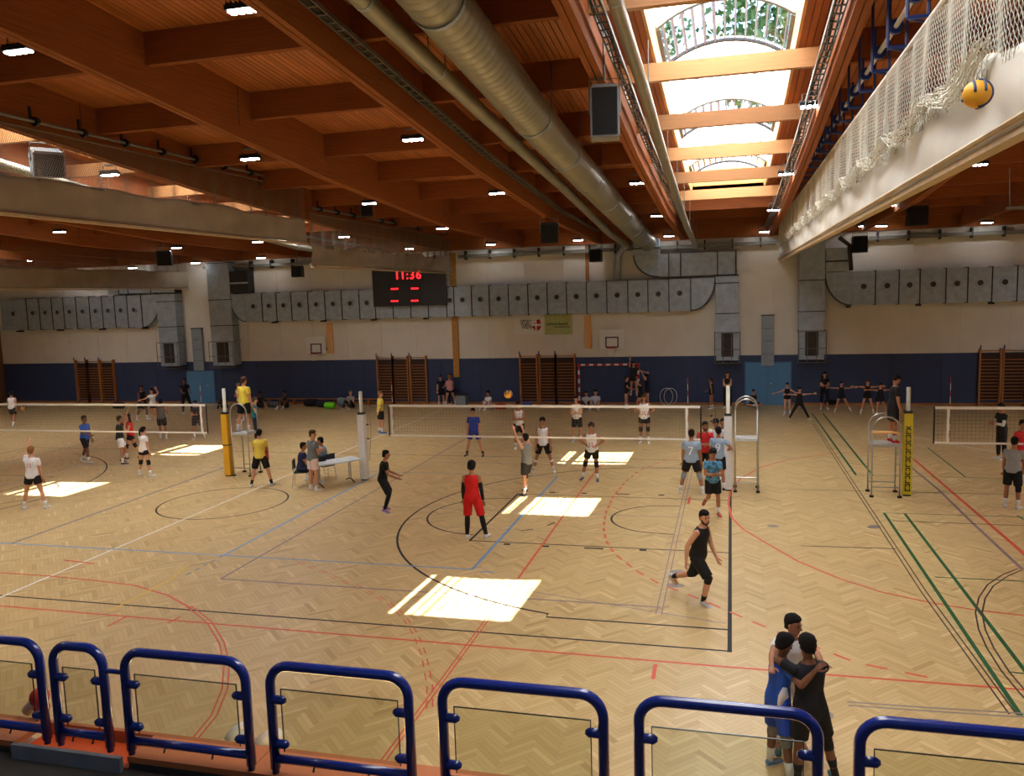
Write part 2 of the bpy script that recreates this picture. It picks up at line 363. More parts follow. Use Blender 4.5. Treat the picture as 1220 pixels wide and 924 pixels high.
for (u, v, r) in ((921, 626.5, .2), (1043, 626.5, .2), (1040, 628, .2), (972, 850, .33), (1118, 863, .3), (808, 681, .25), (805, 697, .25)):
    a = G(u, v); mb = MB(); n = 16
    mb.add([(a[0]+r*math.cos(2*math.pi*i/n)*0.7, a[1]+r*math.sin(2*math.pi*i/n)*0.5, 0.002) for i in range(n)], [tuple(range(n))]); mb.build('floor_socket_cover', PAINT['grey'], fl)
# scattered hairline tape scraps the photo shows nowhere else are left out

# walls -----------------------------------------------------------
wf = MB().box(XL, WALL_Y, 2.42, XR, WALL_Y+0.3, 9.4).build('wall_back', M['wall']); wf['kind'] = 'structure'
for i, X in enumerate(np.arange(-28.6, 32, 2.04)):
    MB().box(X, WALL_Y-0.02, 2.44, X+2.025, WALL_Y, 8.1).build('wall_panel', M['wall'], wf)
base0 = None
nb = 28; wbp = (XR-XL)/nb
for i in range(nb):
    MB().box(XL+i*wbp+0.004, WALL_Y-0.04, 0.1, XL+(i+1)*wbp-0.004, WALL_Y, 2.40).build('impact_panel', M['blue_wall'], wf)
MB().box(XL, WALL_Y-0.002, -0.0, XR, WALL_Y+0.3, 2.42).build('wall_core', M['blue_wall'], wf)
bb = MB().box(XL, WALL_Y-0.07, 0, XR, WALL_Y-0.041, 0.1).build('baseboard_back', M['bar_wood']); bb['kind'] = 'structure'
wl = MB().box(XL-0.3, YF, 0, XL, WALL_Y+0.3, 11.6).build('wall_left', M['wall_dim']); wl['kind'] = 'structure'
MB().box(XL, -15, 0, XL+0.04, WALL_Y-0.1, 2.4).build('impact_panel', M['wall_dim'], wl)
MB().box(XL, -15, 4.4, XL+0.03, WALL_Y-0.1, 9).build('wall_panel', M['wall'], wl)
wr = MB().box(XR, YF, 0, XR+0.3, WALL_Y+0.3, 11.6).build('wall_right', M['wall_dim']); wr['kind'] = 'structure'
wfr = MB().box(XL, YF-0.3, 0, XR, YF, 11.6).build('wall_front', M['wall']); wfr['kind'] = 'structure'
# wooden pilasters
for nm, (ua, ub, vt, vb) in {'a': (388, 396, 385, 421), 'b': (534, 546, 340, 449), 'c': (697, 703, 376, 415)}.items():
    a, b = W((ua+ub)/2, vt, WALL_Y-0.1), W((ua+ub)/2, vb, WALL_Y-0.1); hw = 0.16
    MB().box(a[0]-hw, WALL_Y-0.14, b[2], a[0]+hw, WALL_Y-0.02, max(a[2], 8.0 if nm == 'b' else a[2])).build('timber_post', M['pale_wood'] if nm != 'b' else mat('post_wood', (186, 132, 60), 0.6), wf)
a = W(700, 330); MB().box(a[0]-0.09, WALL_Y-0.06, 6.3, a[0]+0.09, WALL_Y-0.02, 8.1).build('timber_post', M['bar_wood'], wf)

# ceiling ---------------------------------------------------------
YS = [-30, -26, -22, -18, -14, -10.5, -7, -3.5, 0, 3.2, 6.4, 9.5, 13, 17, WALL_Y]
BAYS = [12.12-16.28*k for k in range(-1, 3)]     # left beam of each rooflight bay
BX = [-0.16+4.07*k for k in range(-7, 9)]
OPEN = [(b+0.75, b+3.40) for b in (-20.5, -4.22, 12.12, 28.4)]
OY0, OY1 = -17.5, 13.0
def sweep(x0, x1, z0, z1, y0=-30, y1=WALL_Y, mb=None, m=0):       # box following the roof curve between offsets z0..z1
    ys = [y0]+[y for y in YS if y0+1e-3 < y < y1-1e-3]+[y1]; mb = mb or MB(); k = len(ys); vs = []
    for y in ys:
        z = zb(y); vs += [(x0, y, z+z0), (x1, y, z+z0), (x1, y, z+z1), (x0, y, z+z1)]
    fs = [(0, 3, 2, 1), (4*k-4, 4*k-3, 4*k-2, 4*k-1)]
    for i in range(k-1):
        a = 4*i
        for j in range(4): fs.append((a+j, a+(j+1) % 4, a+4+(j+1) % 4, a+4+j))
    return mb.add(vs, fs, m)
slab = MB(); xs = [XL-0.3]
for a, b in OPEN: xs += [a-0.06, b+0.06]
xs += [XR+0.3]
for i in range(0, len(xs), 2): sweep(xs[i], xs[i+1], 1.16, 1.4, -30.3, WALL_Y+0.3, slab)
for a, b in OPEN:
    sweep(a-0.06, b+0.06, 1.16, 1.4, -30.3, OY0, slab); sweep(a-0.06, b+0.06, 1.16, 1.4, OY1, WALL_Y+0.3, slab)
ceil = slab.build('ceiling', M['roof_slab']); ceil['kind'] = 'structure'
bd = MB(); tones = []
def deck(x0, x1, y0, y1):
    n = max(1, int(round((x1-x0)/0.125))); w = (x1-x0)/n
    for i in range(n):
        k0 = len(bd.f); sweep(x0+i*w+0.007, x0+(i+1)*w-0.007, 1.10+random.random()*0.006, 1.15, y0, y1, bd); tones.extend([min(1, max(0, random.gauss(0.5, 0.2)))]*(len(bd.f)-k0))
prev = XL
for a, b in OPEN:
    deck(prev, a-0.06, -22, WALL_Y-0.3); deck(a-0.06, b+0.06, -22, OY0); deck(a-0.06, b+0.06, OY1, WALL_Y-0.3); prev = b+0.06
deck(prev, XR, -22, WALL_Y-0.3)
bo = bd.build('ceiling_boards', M['boards'], ceil, kind='stuff')
at = bo.data.attributes.new('tone', 'FLOAT', 'FACE'); at.data.foreach_set('value', tones)
for X in BX:
    if XL+0.2 < X < XR-0.2:
        b_ = sweep(X-0.115, X-0.012, 0.0, 1.1); sweep(X+0.012, X+0.115, 0.0, 1.1, mb=b_); sweep(X-0.02, X+0.02, 0.03, 1.1, mb=b_)
        b_.build('main_beam', M['glulam'], ceil)
PY = [-3.8+3.43*k for k in range(-5, 8)]
for i in range(len(BX)-1):
    xa, xb = BX[i]+0.115, BX[i+1]-0.115
    if xa < XL-4: continue
    xa = max(xa, XL)
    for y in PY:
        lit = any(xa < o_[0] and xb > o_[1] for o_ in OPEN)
        if xb-xa > 1 and y < WALL_Y-1: MB().box(xa, y, zb(y)+0.52, xb, y+0.16, zb(y)+(0.86 if lit and OY0 < y < OY1 else 1.1)).build('purlin', M['lit_purlin'] if lit and OY0 < y < OY1 else M['glulam_x'], ceil)
for i in range(len(BX)-1):
    MB().box(max(XL, BX[i]+0.115), WALL_Y-0.3, 8.12, BX[i+1]-0.115, WALL_Y-0.02, 9.3).build('edge_beam', M['glulam_x'], ceil)
for X in BX[3:]:        # thin steel splice plates seen on the beam faces
    for y in (-4.3, 9.0):
        if X < 12: MB().box(X-0.12, y, zb(y)+0.25, X+0.12, y+0.02, zb(y)+1.08).build('splice_plate', M['black'], ceil)

# rooflights ------------------------------------------------------
CLEAR = [(-9.9, -7.7), (-3.25, -1.05), (3.45, 5.6), (10.05, 12.25)]
for wi, (xa, xb) in enumerate(OPEN):
    win = sweep(xa-0.06, xa, 1.1, 1.75, OY0, OY1); sweep(xb, xb+0.06, 1.1, 1.75, OY0, OY1, mb=win)
    win.box(xa-0.06, OY1, zb(OY1)+1.1, xb+0.06, OY1+0.06, zb(OY1)+2.4); win.box(xa-0.06, OY0-0.06, zb(OY0)+1.1, xb+0.06, OY0, zb(OY0)+2.4)
    w_ = win.build('window_%d' % (wi+1), M['pale_wood']); w_['kind'] = 'structure'
    xc, hw = (xa+xb)/2, (xb-xa)/2+0.03; rise = 0.46
    def vault(y, t, off=0.0):      # t -1..1
        a = t*1.0; R = (hw*hw+rise*rise)/(2*rise); th0 = math.asin(hw/R); th = a*th0
        return (xc+(R+off)*math.sin(th), y, zb(y)+1.75+(R+off)*math.cos(th)-(R-rise))
    def vpane(y0, y1, th=0.02, n=10):
        mb = MB(); vs = []
        for y in (y0, y1):
            for off in (0, th):
                for i in range(n+1): vs.append(vault(y, -1+2*i/n, off))
        k = n+1; fs = []
        for i in range(n):
            fs += [(i, i+1, 2*k+i+1, 2*k+i), (k+i, 3*k+i, 3*k+i+1, k+i+1), (i, k+i, k+i+1, i+1), (2*k+i, 2*k+i+1, 3*k+i+1, 3*k+i)]
        fs += [(0, 2*k, 3*k, k), (n, k+n, 3*k+n, 2*k+n)]
        return mb.add(vs, fs)
    def bar(y, w=0.05, r=0.03):
        return MB().tube([vault(y, -1+2*i/12, -r) for i in range(13)], r, 6)
    edges = [OY0]
    for c0, c1 in CLEAR: edges += [c0, c1]
    edges.append(OY1)
    for i in range(0, len(edges)-1, 2):
        a, b = edges[i], edges[i+1]
        if b-a < 0.15: continue
        n = max(1, int(round((b-a)/1.1)))
        for j in range(n):
            vpane(a+(b-a)*j/n+0.01, a+(b-a)*(j+1)/n-0.01).build('opal_pane', M['opal'], w_)
            bar(a+(b-a)*j/n, r=0.022).build('glazing_bar', M['zinc'], w_)
    for c0, c1 in CLEAR:
        vpane(c0+0.06, c1-0.06, 0.012).build('clear_pane', M['clear'], w_)
        for y in (c0, c1): bar(y, r=0.05).build('vent_frame', M['zinc'], w_)
        for sx in (-1, 1): MB().tube([vault(c0, sx*0.99, -0.05), vault(c1, sx*0.99, -0.05)], 0.07, 6).build('vent_frame', M['zinc'], w_)
        for q in range(13):
            t = -0.9+1.8*q/12
            p0, p1 = vault(c0, t, -0.06), vault(c1, t, -0.06)
            MB().tube([p0, p1], 0.034 if q < 6 else 0.017, 4).build('security_bar', M['bar_grey'], w_)
# ================================================================ OBJECTS
def polytrack(X, lst): return [(X, y, z) for y, z in lst]
def sub(pts, step):
    out = []
    for a, b in zip(pts[:-1], pts[1:]):
        a, b = np.array(a, float), np.array(b, float); n = max(1, int(np.linalg.norm(b-a)/step))
        out += [a+(b-a)*i/n for i in range(n)]
    return out+[np.array(pts[-1], float)]
# ---- round ceiling ducts
def round_duct(label, X, lst, r, ribs, yend=21.27):
    P = polytrack(X, lst); t = thing('round_duct', label, 'duct', P[0])
    path = sub(P, 0.075 if ribs else 0.6); rad = [r*((1.0, 1.0, .95)[i % 3] if ribs else 1.0) for i in range(len(path))]
    part(MB().tube(path, rad, 24 if r > .3 else 14, caps=True), 'duct_pipe', M['duct'], t, smooth=True)
    L = sub(P, 3.0)
    for i in range(1, len(L)-1):
        d = (L[i+1]-L[i-1]); d /= np.linalg.norm(d)
        part(MB().tube([L[i]-d*0.04, L[i]+d*0.04], r*1.03, 20), 'joint_ring', M['galv'], t)
        for s in (-1, 1): part(MB().tube([L[i]+np.array([s*r, 0, 0]), (L[i][0]+s*r, L[i][1], zb(L[i][1])+1.1)], 0.012, 5), 'hanger', M['zinc'], t)
    return t
round_duct('fat ribbed spiral duct running under the ceiling toward the back wall', 10.4, [(-20, 10.75), (-9.4, 9.83), (-3.8, 9.34), (3, 8.94), (17.5, 8.14), (20.9, 8.02)], 0.42, True)
sd = round_duct('thin round duct beside the fat spiral duct, bending down the back wall', 9.4, [(-20, 10.7), (-9.6, 9.87), (-6.6, 9.65), (-1.5, 9.30), (4.4, 8.93), (14.9, 8.13), (20.4, 7.95)], 0.15, False)
part(MB().tube([(9.4, 20.3, 7.95), (9.15, 20.8, 7.8), (8.9, 20.95, 7.5), (8.85, 20.95, 6.3)], 0.17, 12), 'drop_pipe', M['galv'], sd, smooth=True)
round_duct('slim round pipe along the left edge of the big rooflight', 12.7, [(-20, 11.0), (-8.2, 9.94), (-4.4, 9.61), (.5, 9.03), (11.6, 8.05), (21, 7.7)], 0.115, False)
round_duct('pale round duct behind the left curtain net, lit by the rooflight', -3.58, [(-20, 11.0), (-8.2, 9.94), (-4.4, 9.61), (.5, 9.03), (11.6, 8.05), (20.5, 7.75)], 0.13, False)
# ---- cable trays
def cable_tray(label, X, dz, y0=-18, y1=18.5, w=0.2):
    t = thing('cable_tray', label, 'cable tray', (X, y0, zb(y0)+dz))
    part(sweep(X-w/2, X-w/2+0.02, dz, dz+0.07, y0, y1), 'side_rail', M['zinc'], t); part(sweep(X+w/2-0.02, X+w/2, dz, dz+0.07, y0, y1), 'side_rail', M['zinc'], t)
    mb = MB(); y = y0
    while y < y1-0.3: mb.box(X-w/2, y, zb(y)+dz, X+w/2, y+0.04, zb(y)+dz+0.02); y += 0.3
    part(mb, 'rungs', M['zinc'], t, kind='stuff')
    for k in range(3):
        pts = []; y = y0; ph = random.random()*6
        while y < y1: pts.append((X+(-0.05+0.05*k)+0.02*math.sin(y*2+ph), y, zb(y)+dz+0.05+0.02*math.sin(y*3+ph))); y += 0.35
        part(MB().tube(pts, 0.018, 5), 'cable', M['cable'], t)
    return t
cable_tray('cable tray along the beam left of the two ceiling ducts', 8.32, 0.34)
cable_tray('cable tray with dark cables along the left beam of the rooflight', 12.37, 0.36, w=0.2)
cable_tray('cable tray with dark cables along the right beam of the rooflight', 15.86, 0.22, w=0.2)
cable_tray('cable tray on the beam under the left curtain section', -3.9, 0.25)

# ---- floodlights
LAMPS = [((290,12),.6,'large floodlight at the top left on the purlin beside the deep beam'),((22,61),.6,'floodlight in the far upper left corner of the ceiling'),
 ((492,166),.6,'floodlight above the bay left of the cable tray beam, nearest the pipes'),((298,189),.5,'floodlight just under the deep left beam, above the curtain track'),
 ((131,208),.5,'floodlight glowing behind the left curtain net beside the loudspeaker'),((440,242),.5,'floodlight under the deep beam above the scoreboard curtain'),
 ((592,230),.6,'floodlight midway down the bay left of the cable tray beam'),((527,272),.3,'floodlight under the far end of the deep beam, right of the scoreboard curtain'),
 ((488,296),.2,'floodlight seen through the net above the scoreboard'),((760,218),.55,'floodlight right of the fat duct, nearest of three in that row'),
 ((783,257),.5,'floodlight right of the fat duct, middle of three in that row'),((797,281),.4,'floodlight right of the fat duct, farthest of three in that row'),
 ((585,291),.1,'floodlight close to the back wall under the deep beam end'),((689,286),.2,'floodlight near the back wall under the cable tray beam'),
 ((968,126),.35,'nearest floodlight on the right beam of the rooflight'),((938,207),.35,'second nearest floodlight on the right beam of the rooflight'),
 ((922,250),.35,'third nearest floodlight on the right beam of the rooflight'),((911,276),.3,'farthest floodlight on the right beam of the rooflight'),
 ((1165,196),.5,'floodlight under the dark ceiling at the right edge of the picture'),((1070,244),.4,'floodlight beside the curtain batten, left of the hanging loudspeaker'),
 ((1030,269),.3,'left one of two floodlights close together by the curtain end'),((1050,269),.3,'right one of two floodlights close together by the curtain end'),
 ((1176,265),.3,'floodlight low over the right court near the back wall'),((71,276),.5,'floodlight at the left below the near curtain batten'),
 ((122,303),.4,'floodlight left of the small dark loudspeaker over the left court'),((210,295),.4,'floodlight right beside the small dark loudspeaker over the left court'),
 ((307,288),.4,'floodlight below the far end of the near curtain'),((233,313),.3,'floodlight over the left court near the gap in the wall ducts'),
 ((311,307),.3,'lower floodlight beneath the near curtain end, above the wall duct'),((38,310),.3,'floodlight behind the far left curtain by the lit rooflight'),
 ((158,319),.2,'floodlight just above the far left curtain, right one'),((410,282),.2,'floodlight behind the net left of the scoreboard'),((90,325),.2,'floodlight just above the far left curtain, left one')]
lamp_proto = None
def build_lamp():
    global lamp_proto
    t = thing('floodlight', 'x', 'lamp', (0, 0, 0), 'LED floodlights under the timber ceiling')
    hs = MB(); hs.box(-0.26, -0.10, 0, 0.26, 0.10, 0.07)
    for k in range(7): hs.box(-0.24+k*0.075, -0.09, 0.07, -0.22+k*0.075, 0.09, 0.11)
    part(hs, 'housing', M['black'], t)
    br = MB().tube([(-0.2, 0, 0.08), (-0.2, 0, 0.24), (0.2, 0, 0.24), (0.2, 0, 0.08)], 0.014, 5); br.box(-0.1, -0.06, 0.23, 0.1, 0.06, 0.27); br.tube([(0, 0, .26), (0, 0, .9)], .012, 5); part(br, 'bracket', M['zinc'], t)
    for k in range(4):
        x = -0.185+k*0.123; l = MB(); l.box(x-0.036, -0.075, -0.03, x+0.036, 0.075, 0.0); part(l, 'led_lens', M['lens'], t)
    return t
for i, ((u, v), dz, lb) in enumerate(LAMPS):
    p = R_(u, v, .22)
    if p[1] > 20.4: p = W(u, v, 20.3)
    if lamp_proto is None: t = lamp_proto = build_lamp()
    else:
        t = dup(lamp_proto, None)
        for ch in list(lamp_proto.children): dup(ch, t)
    t.location = tuple(p); t['label'] = lb
    if (u, v) in ((290,12),(22,61),(968,126)): pass

# ---- loudspeakers
def speaker(label, loc, w, d, h, rz, tilt=0.0, white=False):
    t = thing('loudspeaker', label, 'loudspeaker', loc, rotz=rz)
    b = MB(); b.prism([(-w/2, 0), (w/2, 0), (w/2, h*0.92), (w/2-0.04, h), (-w/2+0.04, h), (-w/2, h*0.92)], -d/2, d/2)
    g = MB().box(-w/2+0.03, -d/2-0.02, 0.03, w/2-0.03, -d/2, h-0.06)
    o1 = part(b, 'cabinet', M['black'] if not white else mat('speaker_grey', (120, 122, 124), 0.5), t, local=True); o2 = part(g, 'grille', mat('speaker_grille', (12, 12, 13), 0.9, var=0.3, scale=60), t, local=True)
    br = MB().tube([(-w/2-0.02, 0, h*0.5), (-w/2-0.02, 0, h+0.14), (w/2+0.02, 0, h+0.14), (w/2+0.02, 0, h*0.5)], 0.016, 6); br.tube([(0, 0, h+0.14), (0, 0, h+1.0)], 0.02, 6)
    o3 = part(br, 'mount_bracket', M['zinc'], t, local=True)
    if white:
        for s in (-1, 1): part(MB().box(s*w/2-0.004, -d/2+0.06, 0.04, s*w/2+0.004, d/2-0.06, h-0.06), 'side_plate', M['galv'], t, local=True)
    for o in (o1, o2, o3): o.rotation_euler = (tilt, 0, 0)
    return t
p = R_(720, 104, -.16); dsp = float(np.dot(p-CAM, CF)); hsp = 60/FPX*dsp; speaker('big grey and black loudspeaker hanging left of the rooflight', (p[0], p[1], p[2]-hsp), .56*hsp, .6*hsp, hsp*1.0, math.radians(8), 0.0, True)
p = XP(655, 289, 8.0); speaker('dark loudspeaker under the cable tray beam, above the wall duct', p, 0.62, 0.5, 0.72, 0.2, 0.15)
p = W(710, 312, 20.5); speaker('small black loudspeaker on the back wall beside the drop pipe', p, 0.55, 0.5, 0.62, -0.1)
p = W(355, 330, 19.8); speaker('small black loudspeaker over the left end of the middle wall duct', p, 0.55, 0.5, 0.6, 0.2)
p = W(197, 316, 14.0); speaker('dark loudspeaker over the left court between two floodlights', p, 0.66, 0.5, 0.7, 0.5, 0.1)
p = XP(57, 209, -1.4); speaker('pale loudspeaker behind the left curtain net', p, 0.66, 0.6, 0.6, 0.9, 0.3, True)
p = W(1092, 269, 14.5); speaker('black loudspeaker hanging over the right court under the dark ceiling', p, 0.7, 0.5, 0.75, 0.1)
p = W(1024, 301, 20.2); speaker('black loudspeaker at the right wall duct elbow', p, 0.6, 0.5, 0.75, 0.1)
p = XP(386, 262, -1.2); speaker('small dark loudspeaker above the track of the scoreboard curtain', W(437, 258, 9.0), 0.45, 0.4, 0.4, 0.5)

# ---- wall ducts
YD = 20.68
def wall_duct(name, label, X0, X1, z0, z1, seams, elbow_left=None, elbow_right=None, nozzle=True):
    t = thing('air_duct', label, 'duct', (X0, YD, z0), 'sheet metal ducts on the back wall')
    xs = list(seams)
    for i in range(len(xs)-1):
        a, b = xs[i], xs[i+1]
        pn = part(MB().box(a+0.012, YD, z0, b-0.012, WALL_Y-0.05, z1), 'duct_panel', M['galv'], t)
        sm = part(MB().box(b-0.022, YD-0.03, z0-0.03, b+0.022, WALL_Y-0.05, z1+0.03), 'seam_flange', M['galv_dark'], t)
        if nozzle:
            c = ((a+b)/2, YD, (z0+z1)/2+0.08)
            nz = MB().tube([(c[0], YD-0.07, c[2]), (c[0], YD, c[2])], 0.18, 14); nz.tube([(c[0], YD-0.075, c[2]), (c[0], YD-0.068, c[2])], 0.125, 12, m=1)
            o = part(nz, 'air_nozzle', [M['galv'], M['soot']], t)
    for s, el in ((-1, elbow_left), (1, elbow_right)):
        if el is None: continue
        xe, zc, up = el      # quarter round end: from x edge to xe
        xb = xs[0] if s < 0 else xs[-1]; w = abs(xe-xb); h = z1-z0
        poly = [(xb, z1), (xb, z0)]
        for k in range(9):
            a = math.pi/2*k/8; poly.append((xb+s*w*math.sin(a), z1-h*math.cos(a) if False else z0+h*(1-math.cos(a))))
        part(MB().prism(poly, YD, WALL_Y-0.05), 'duct_elbow', M['galv'], t)
        part(MB().tube([(x, YD-0.01, z) for x, z in poly[1:]], 0.025, 5), 'elbow_seam', M['galv_dark'], t)
    for x in np.arange(X0+1, X1, 3.0): part(MB().box(x-0.08, YD+0.1, z0-0.12, x+0.08, WALL_Y-0.05, z0-0.03), 'support_foot', M['black'], t)
    return t
def uX(u, v): return float(W(u, v, YD)[0])
wall_duct('a', 'long sheet metal duct with air nozzles along the left court wall', -28.9, -18.5, 4.52, 6.38, [-28.9]+[uX(u, 370) for u in (32, 47, 62, 76, 91, 107, 122, 137, 152, 169)], elbow_right=(uX(190, 350), 0, 1))
wall_duct('b', 'middle sheet metal duct with air nozzles, running behind the scoreboard', -11.4, 0, 4.68, 6.22, [uX(u, 360) for u in (292, 312, 329, 347, 367, 387, 407, 428, 447, 468, 489, 510, 532, 541, 562, 583, 606)] + [uX(u, 355) for u in (629, 652, 675, 699, 723, 748, 772, 797, 823)], elbow_left=(uX(273, 350), 0, 1), elbow_right=(uX(852, 340), 0, 1))
wall_duct('c', 'right sheet metal duct with air nozzles over the right court', 18.6, 31, 4.74, 6.28, [uX(u, 340) for u in (1015, 1043, 1071, 1096, 1127, 1153, 1182, 1212)]+[27.6, 28.7, 29.8, 30.9], elbow_left=(uX(983, 330), 0, 1))
def drop_duct(label, ua, ub, v, ztop, zgr=3.55, zbot=2.12):
    xa, xb = uX(ua, v), uX(ub, v); t = thing('drop_duct', label, 'duct', (xa, YD, zbot), 'vertical ducts with return air grilles')
    cuts = [zgr, zgr+0.95, zgr+2.4, ztop] if ztop > zgr+2.6 else [zgr, ztop]
    for a, b in zip(cuts[:-1], cuts[1:]):
        part(MB().box(xa, YD-0.12, a+0.01, xb, WALL_Y-0.05, b-0.01), 'duct_panel', M['galv'], t); part(MB().box(xa-0.02, YD-0.14, b-0.02, xb+0.02, WALL_Y-0.05, b+0.02), 'seam_flange', M['galv_dark'], t)
    part(MB().box(xa, YD-0.12, zbot+0.12, xb, WALL_Y-0.05, zgr), 'grille_box', M['galv'], t)
    gx = (xb-xa)*0.24; part(MB().box(xa+gx, YD-0.14, zbot+0.3, xb-gx, YD-0.121, zgr), 'grille', M['soot'], t)
    cg = MB(); y = YD-0.32
    for z in (zbot, zbot+0.66, zgr+0.05): cg.tube([(xa-0.06, y, z), (xb+0.06, y, z)], 0.018, 5)
    for k in range(4): x = xa-0.06+(xb-xa+0.12)*k/3; cg.tube([(x, y, zbot), (x, y, zgr+0.05)], 0.018, 5)
    for x in (xa-0.06, xb+0.06):
        for z in (zbot, zgr+0.05): cg.tube([(x, y, z), (x, WALL_Y-0.05, z)], 0.018, 5)
    for k in range(9): x = xa+(xb-xa)*k/8; cg.tube([(x, y, zbot), (x, WALL_Y-0.05, zbot)], 0.010, 4)
    part(cg, 'ball_guard', M['zinc'], t)
    return t
drop_duct('vertical duct with caged grille left of the light blue door', 191, 213, 400, 6.4)
drop_duct('vertical duct with caged grille right of the tall grey cable cover', 253, 279, 400, 8.0)
drop_duct('vertical duct with caged grille at the right end of the middle duct', 853, 880, 400, 6.3)
drop_duct('vertical duct with caged grille beside the right curtain end', 952, 982, 400, 8.0)
# upper crossing duct boxes
t = thing('transfer_duct', 'upper sheet metal duct joining the fat ceiling duct to the wall duct', 'duct', (10, YD, 6.35))
for a, b in ((785, 797), (797, 811), (811, 855), (855, 877)):
    part(MB().box(uX(a, 317)+0.01, YD-0.02, 6.36, uX(b, 317)-0.01, WALL_Y-0.05, 7.45), 'duct_panel', M['galv'], t); part(MB().box(uX(b, 317)-0.03, YD-0.05, 6.33, uX(b, 317)+0.02, WALL_Y-0.05, 7.48), 'seam_flange', M['galv_dark'], t)
poly = [(uX(785, 317), 7.45), (uX(785, 317), 6.36)]; x0, x1 = uX(785, 317), uX(755, 317)
for k in range(9): a = math.pi/2*k/8; poly.append((x0+(x1-x0)*math.sin(a), 7.45-1.09*math.cos(a)))
part(MB().prism(poly, YD-0.02, WALL_Y-0.05), 'duct_elbow', M['galv'], t); part(MB().tube([(x, YD-0.04, z) for x, z in poly[1:]], 0.03, 5), 'elbow_seam', M['galv_dark'], t)
part(MB().box(x1, YD-0.25, 7.45, x0+0.05, WALL_Y-0.05, 8.2), 'riser_box', M['galv'], t); part(MB().box(x1-0.03, YD-0.28, 7.72, x0+0.08, WALL_Y-0.05, 7.78), 'seam_flange', M['galv_dark'], t)
t = thing('transfer_duct', 'upper sheet metal duct box at the top of the left court wall', 'duct', (-18, YD, 6.45))
for a, b in ((128, 141), (141, 152), (152, 179), (179, 208)):
    part(MB().box(uX(a, 335)+0.01, YD-0.02, 6.48, uX(b, 335)-0.01, WALL_Y-0.05, 7.6), 'duct_panel', M['galv'], t); part(MB().box(uX(b, 335)-0.03, YD-0.05, 6.45, uX(b, 335)+0.02, WALL_Y-0.05, 7.63), 'seam_flange', M['galv_dark'], t)
t = thing('transfer_duct', 'dark sheet metal connector box above the right wall duct elbow', 'duct', (19, YD, 6.3))
part(MB().box(uX(984, 310), YD-0.1, 6.32, uX(1010, 310), WALL_Y-0.05, 7.4), 'duct_panel', M['galv'], t); part(MB().box(uX(984, 310)-0.02, YD-0.13, 6.75, uX(1010, 310)+0.02, WALL_Y-0.05, 6.82), 'seam_flange', M['galv_dark'], t)
part(MB().tube([tuple(W(1000, 283, 20.6)), tuple(W(1012, 292, 20.4)), tuple(W(1014, 322, 20.4))], 0.10, 8), 'flex_hose', M['cable'], t, smooth=True)
t = thing('transfer_duct', 'dark sheet metal connector box above the middle wall duct elbow', 'duct', (-13, YD, 6.3))
part(MB().box(uX(272, 330), YD-0.1, 6.3, uX(296, 330), WALL_Y-0.05, 7.5), 'duct_panel', M['galv_dark'], t); part(MB().box(uX(272, 330), YD-0.13, 6.8, uX(296, 330), YD-0.1, 6.88), 'seam_flange', M['galv'], t)
# conduit rail along the top of the wall
for (u0, u1, lb) in ((545, 760, 'grey trunking rail along the top of the middle wall'), (1035, 1225, 'grey trunking rail along the top of the right wall'), (240, 470, 'grey trunking rail along the top of the left wall'), (765, 925, 'thin trunking rail above the transfer duct')):
    a, b = W(u0, 303, 20.9)[0], W(u1, 303, 20.9)[0]; t = thing('cable_trunking', lb, 'cable trunking', (a, 21, 7.8), 'trunking along the wall top')
    part(MB().box(a, 20.95, 7.70, b, 21.2, 7.78), 'tray_bottom', M['zinc'], t); part(MB().box(a, 20.93, 7.70, b, 20.96, 7.86), 'tray_side', M['zinc'], t)
    for x in np.arange(a+0.4, b, 1.3): part(MB().box(x-0.03, 20.9, 7.6, x+0.03, 21.25, 8.05), 'tray_bracket', M['galv_dark'], t)
# cable cover panels
def wbox(name, label, cat, u0, v0, u1, v1, d, m, yf=None):
    y = WALL_Y-0.04-d; a, b = W(u0, v0, y), W(u1, v1, y)
    o = MB().box(a[0], y, b[2], b[0], WALL_Y-0.042, a[2]).build(name, m); return tagmesh(o, label, cat)
for (x0, x1, lb) in ((W(232, 420)[0], W(244, 420)[0], 'tall grey panel on the wall between two vertical ducts at left'), (W(907, 400)[0], W(922, 400)[0], 'tall grey panel on the wall above the right light blue door')):
    t = thing('cable_cover', lb, 'panel', (x0, 21, 2.15)); part(MB().box(x0, 21.08, 1.92, x1, 21.24, 4.35), 'cover', M['grey_panel'], t)
    part(MB().box(x0-0.02, 21.06, 4.33, x1+0.02, 21.24, 4.38), 'top_edge', M['galv_dark'], t)
    for z in (2.5, 3.1, 3.7): part(MB().box(x0+0.02, 21.07, z, x1-0.02, 21.082, z+0.015), 'joint', M['galv_dark'], t)
# doors
def door(n, x0, x1, zt, leaves):
    d = MB().box(x0-0.05, WALL_Y-0.09, 0, x1+0.05, WALL_Y-0.05, zt+0.05).build('door_%d' % n, mat('door_frame_%d' % n, (60, 96, 130), 0.5)); d['kind'] = 'structure'
    w = (x1-x0)/leaves
    for i in range(leaves):
        l = MB().box(x0+i*w+0.01, WALL_Y-0.12, 0.01, x0+(i+1)*w-0.01, WALL_Y-0.085, zt).build('door_leaf', M['blue_door'], d)
    xm = (x0+x1)/2+(0.08 if leaves == 2 else 0.4); MB().box(xm, WALL_Y-0.17, 1.02, xm+0.12, WALL_Y-0.12, 1.06).build('door_handle', M['steel'], d)
door(1, W(225, 460)[0], W(257, 460)[0], 1.86, 1)
door(2, W(888, 460)[0], W(942, 460)[0], 2.06, 2)
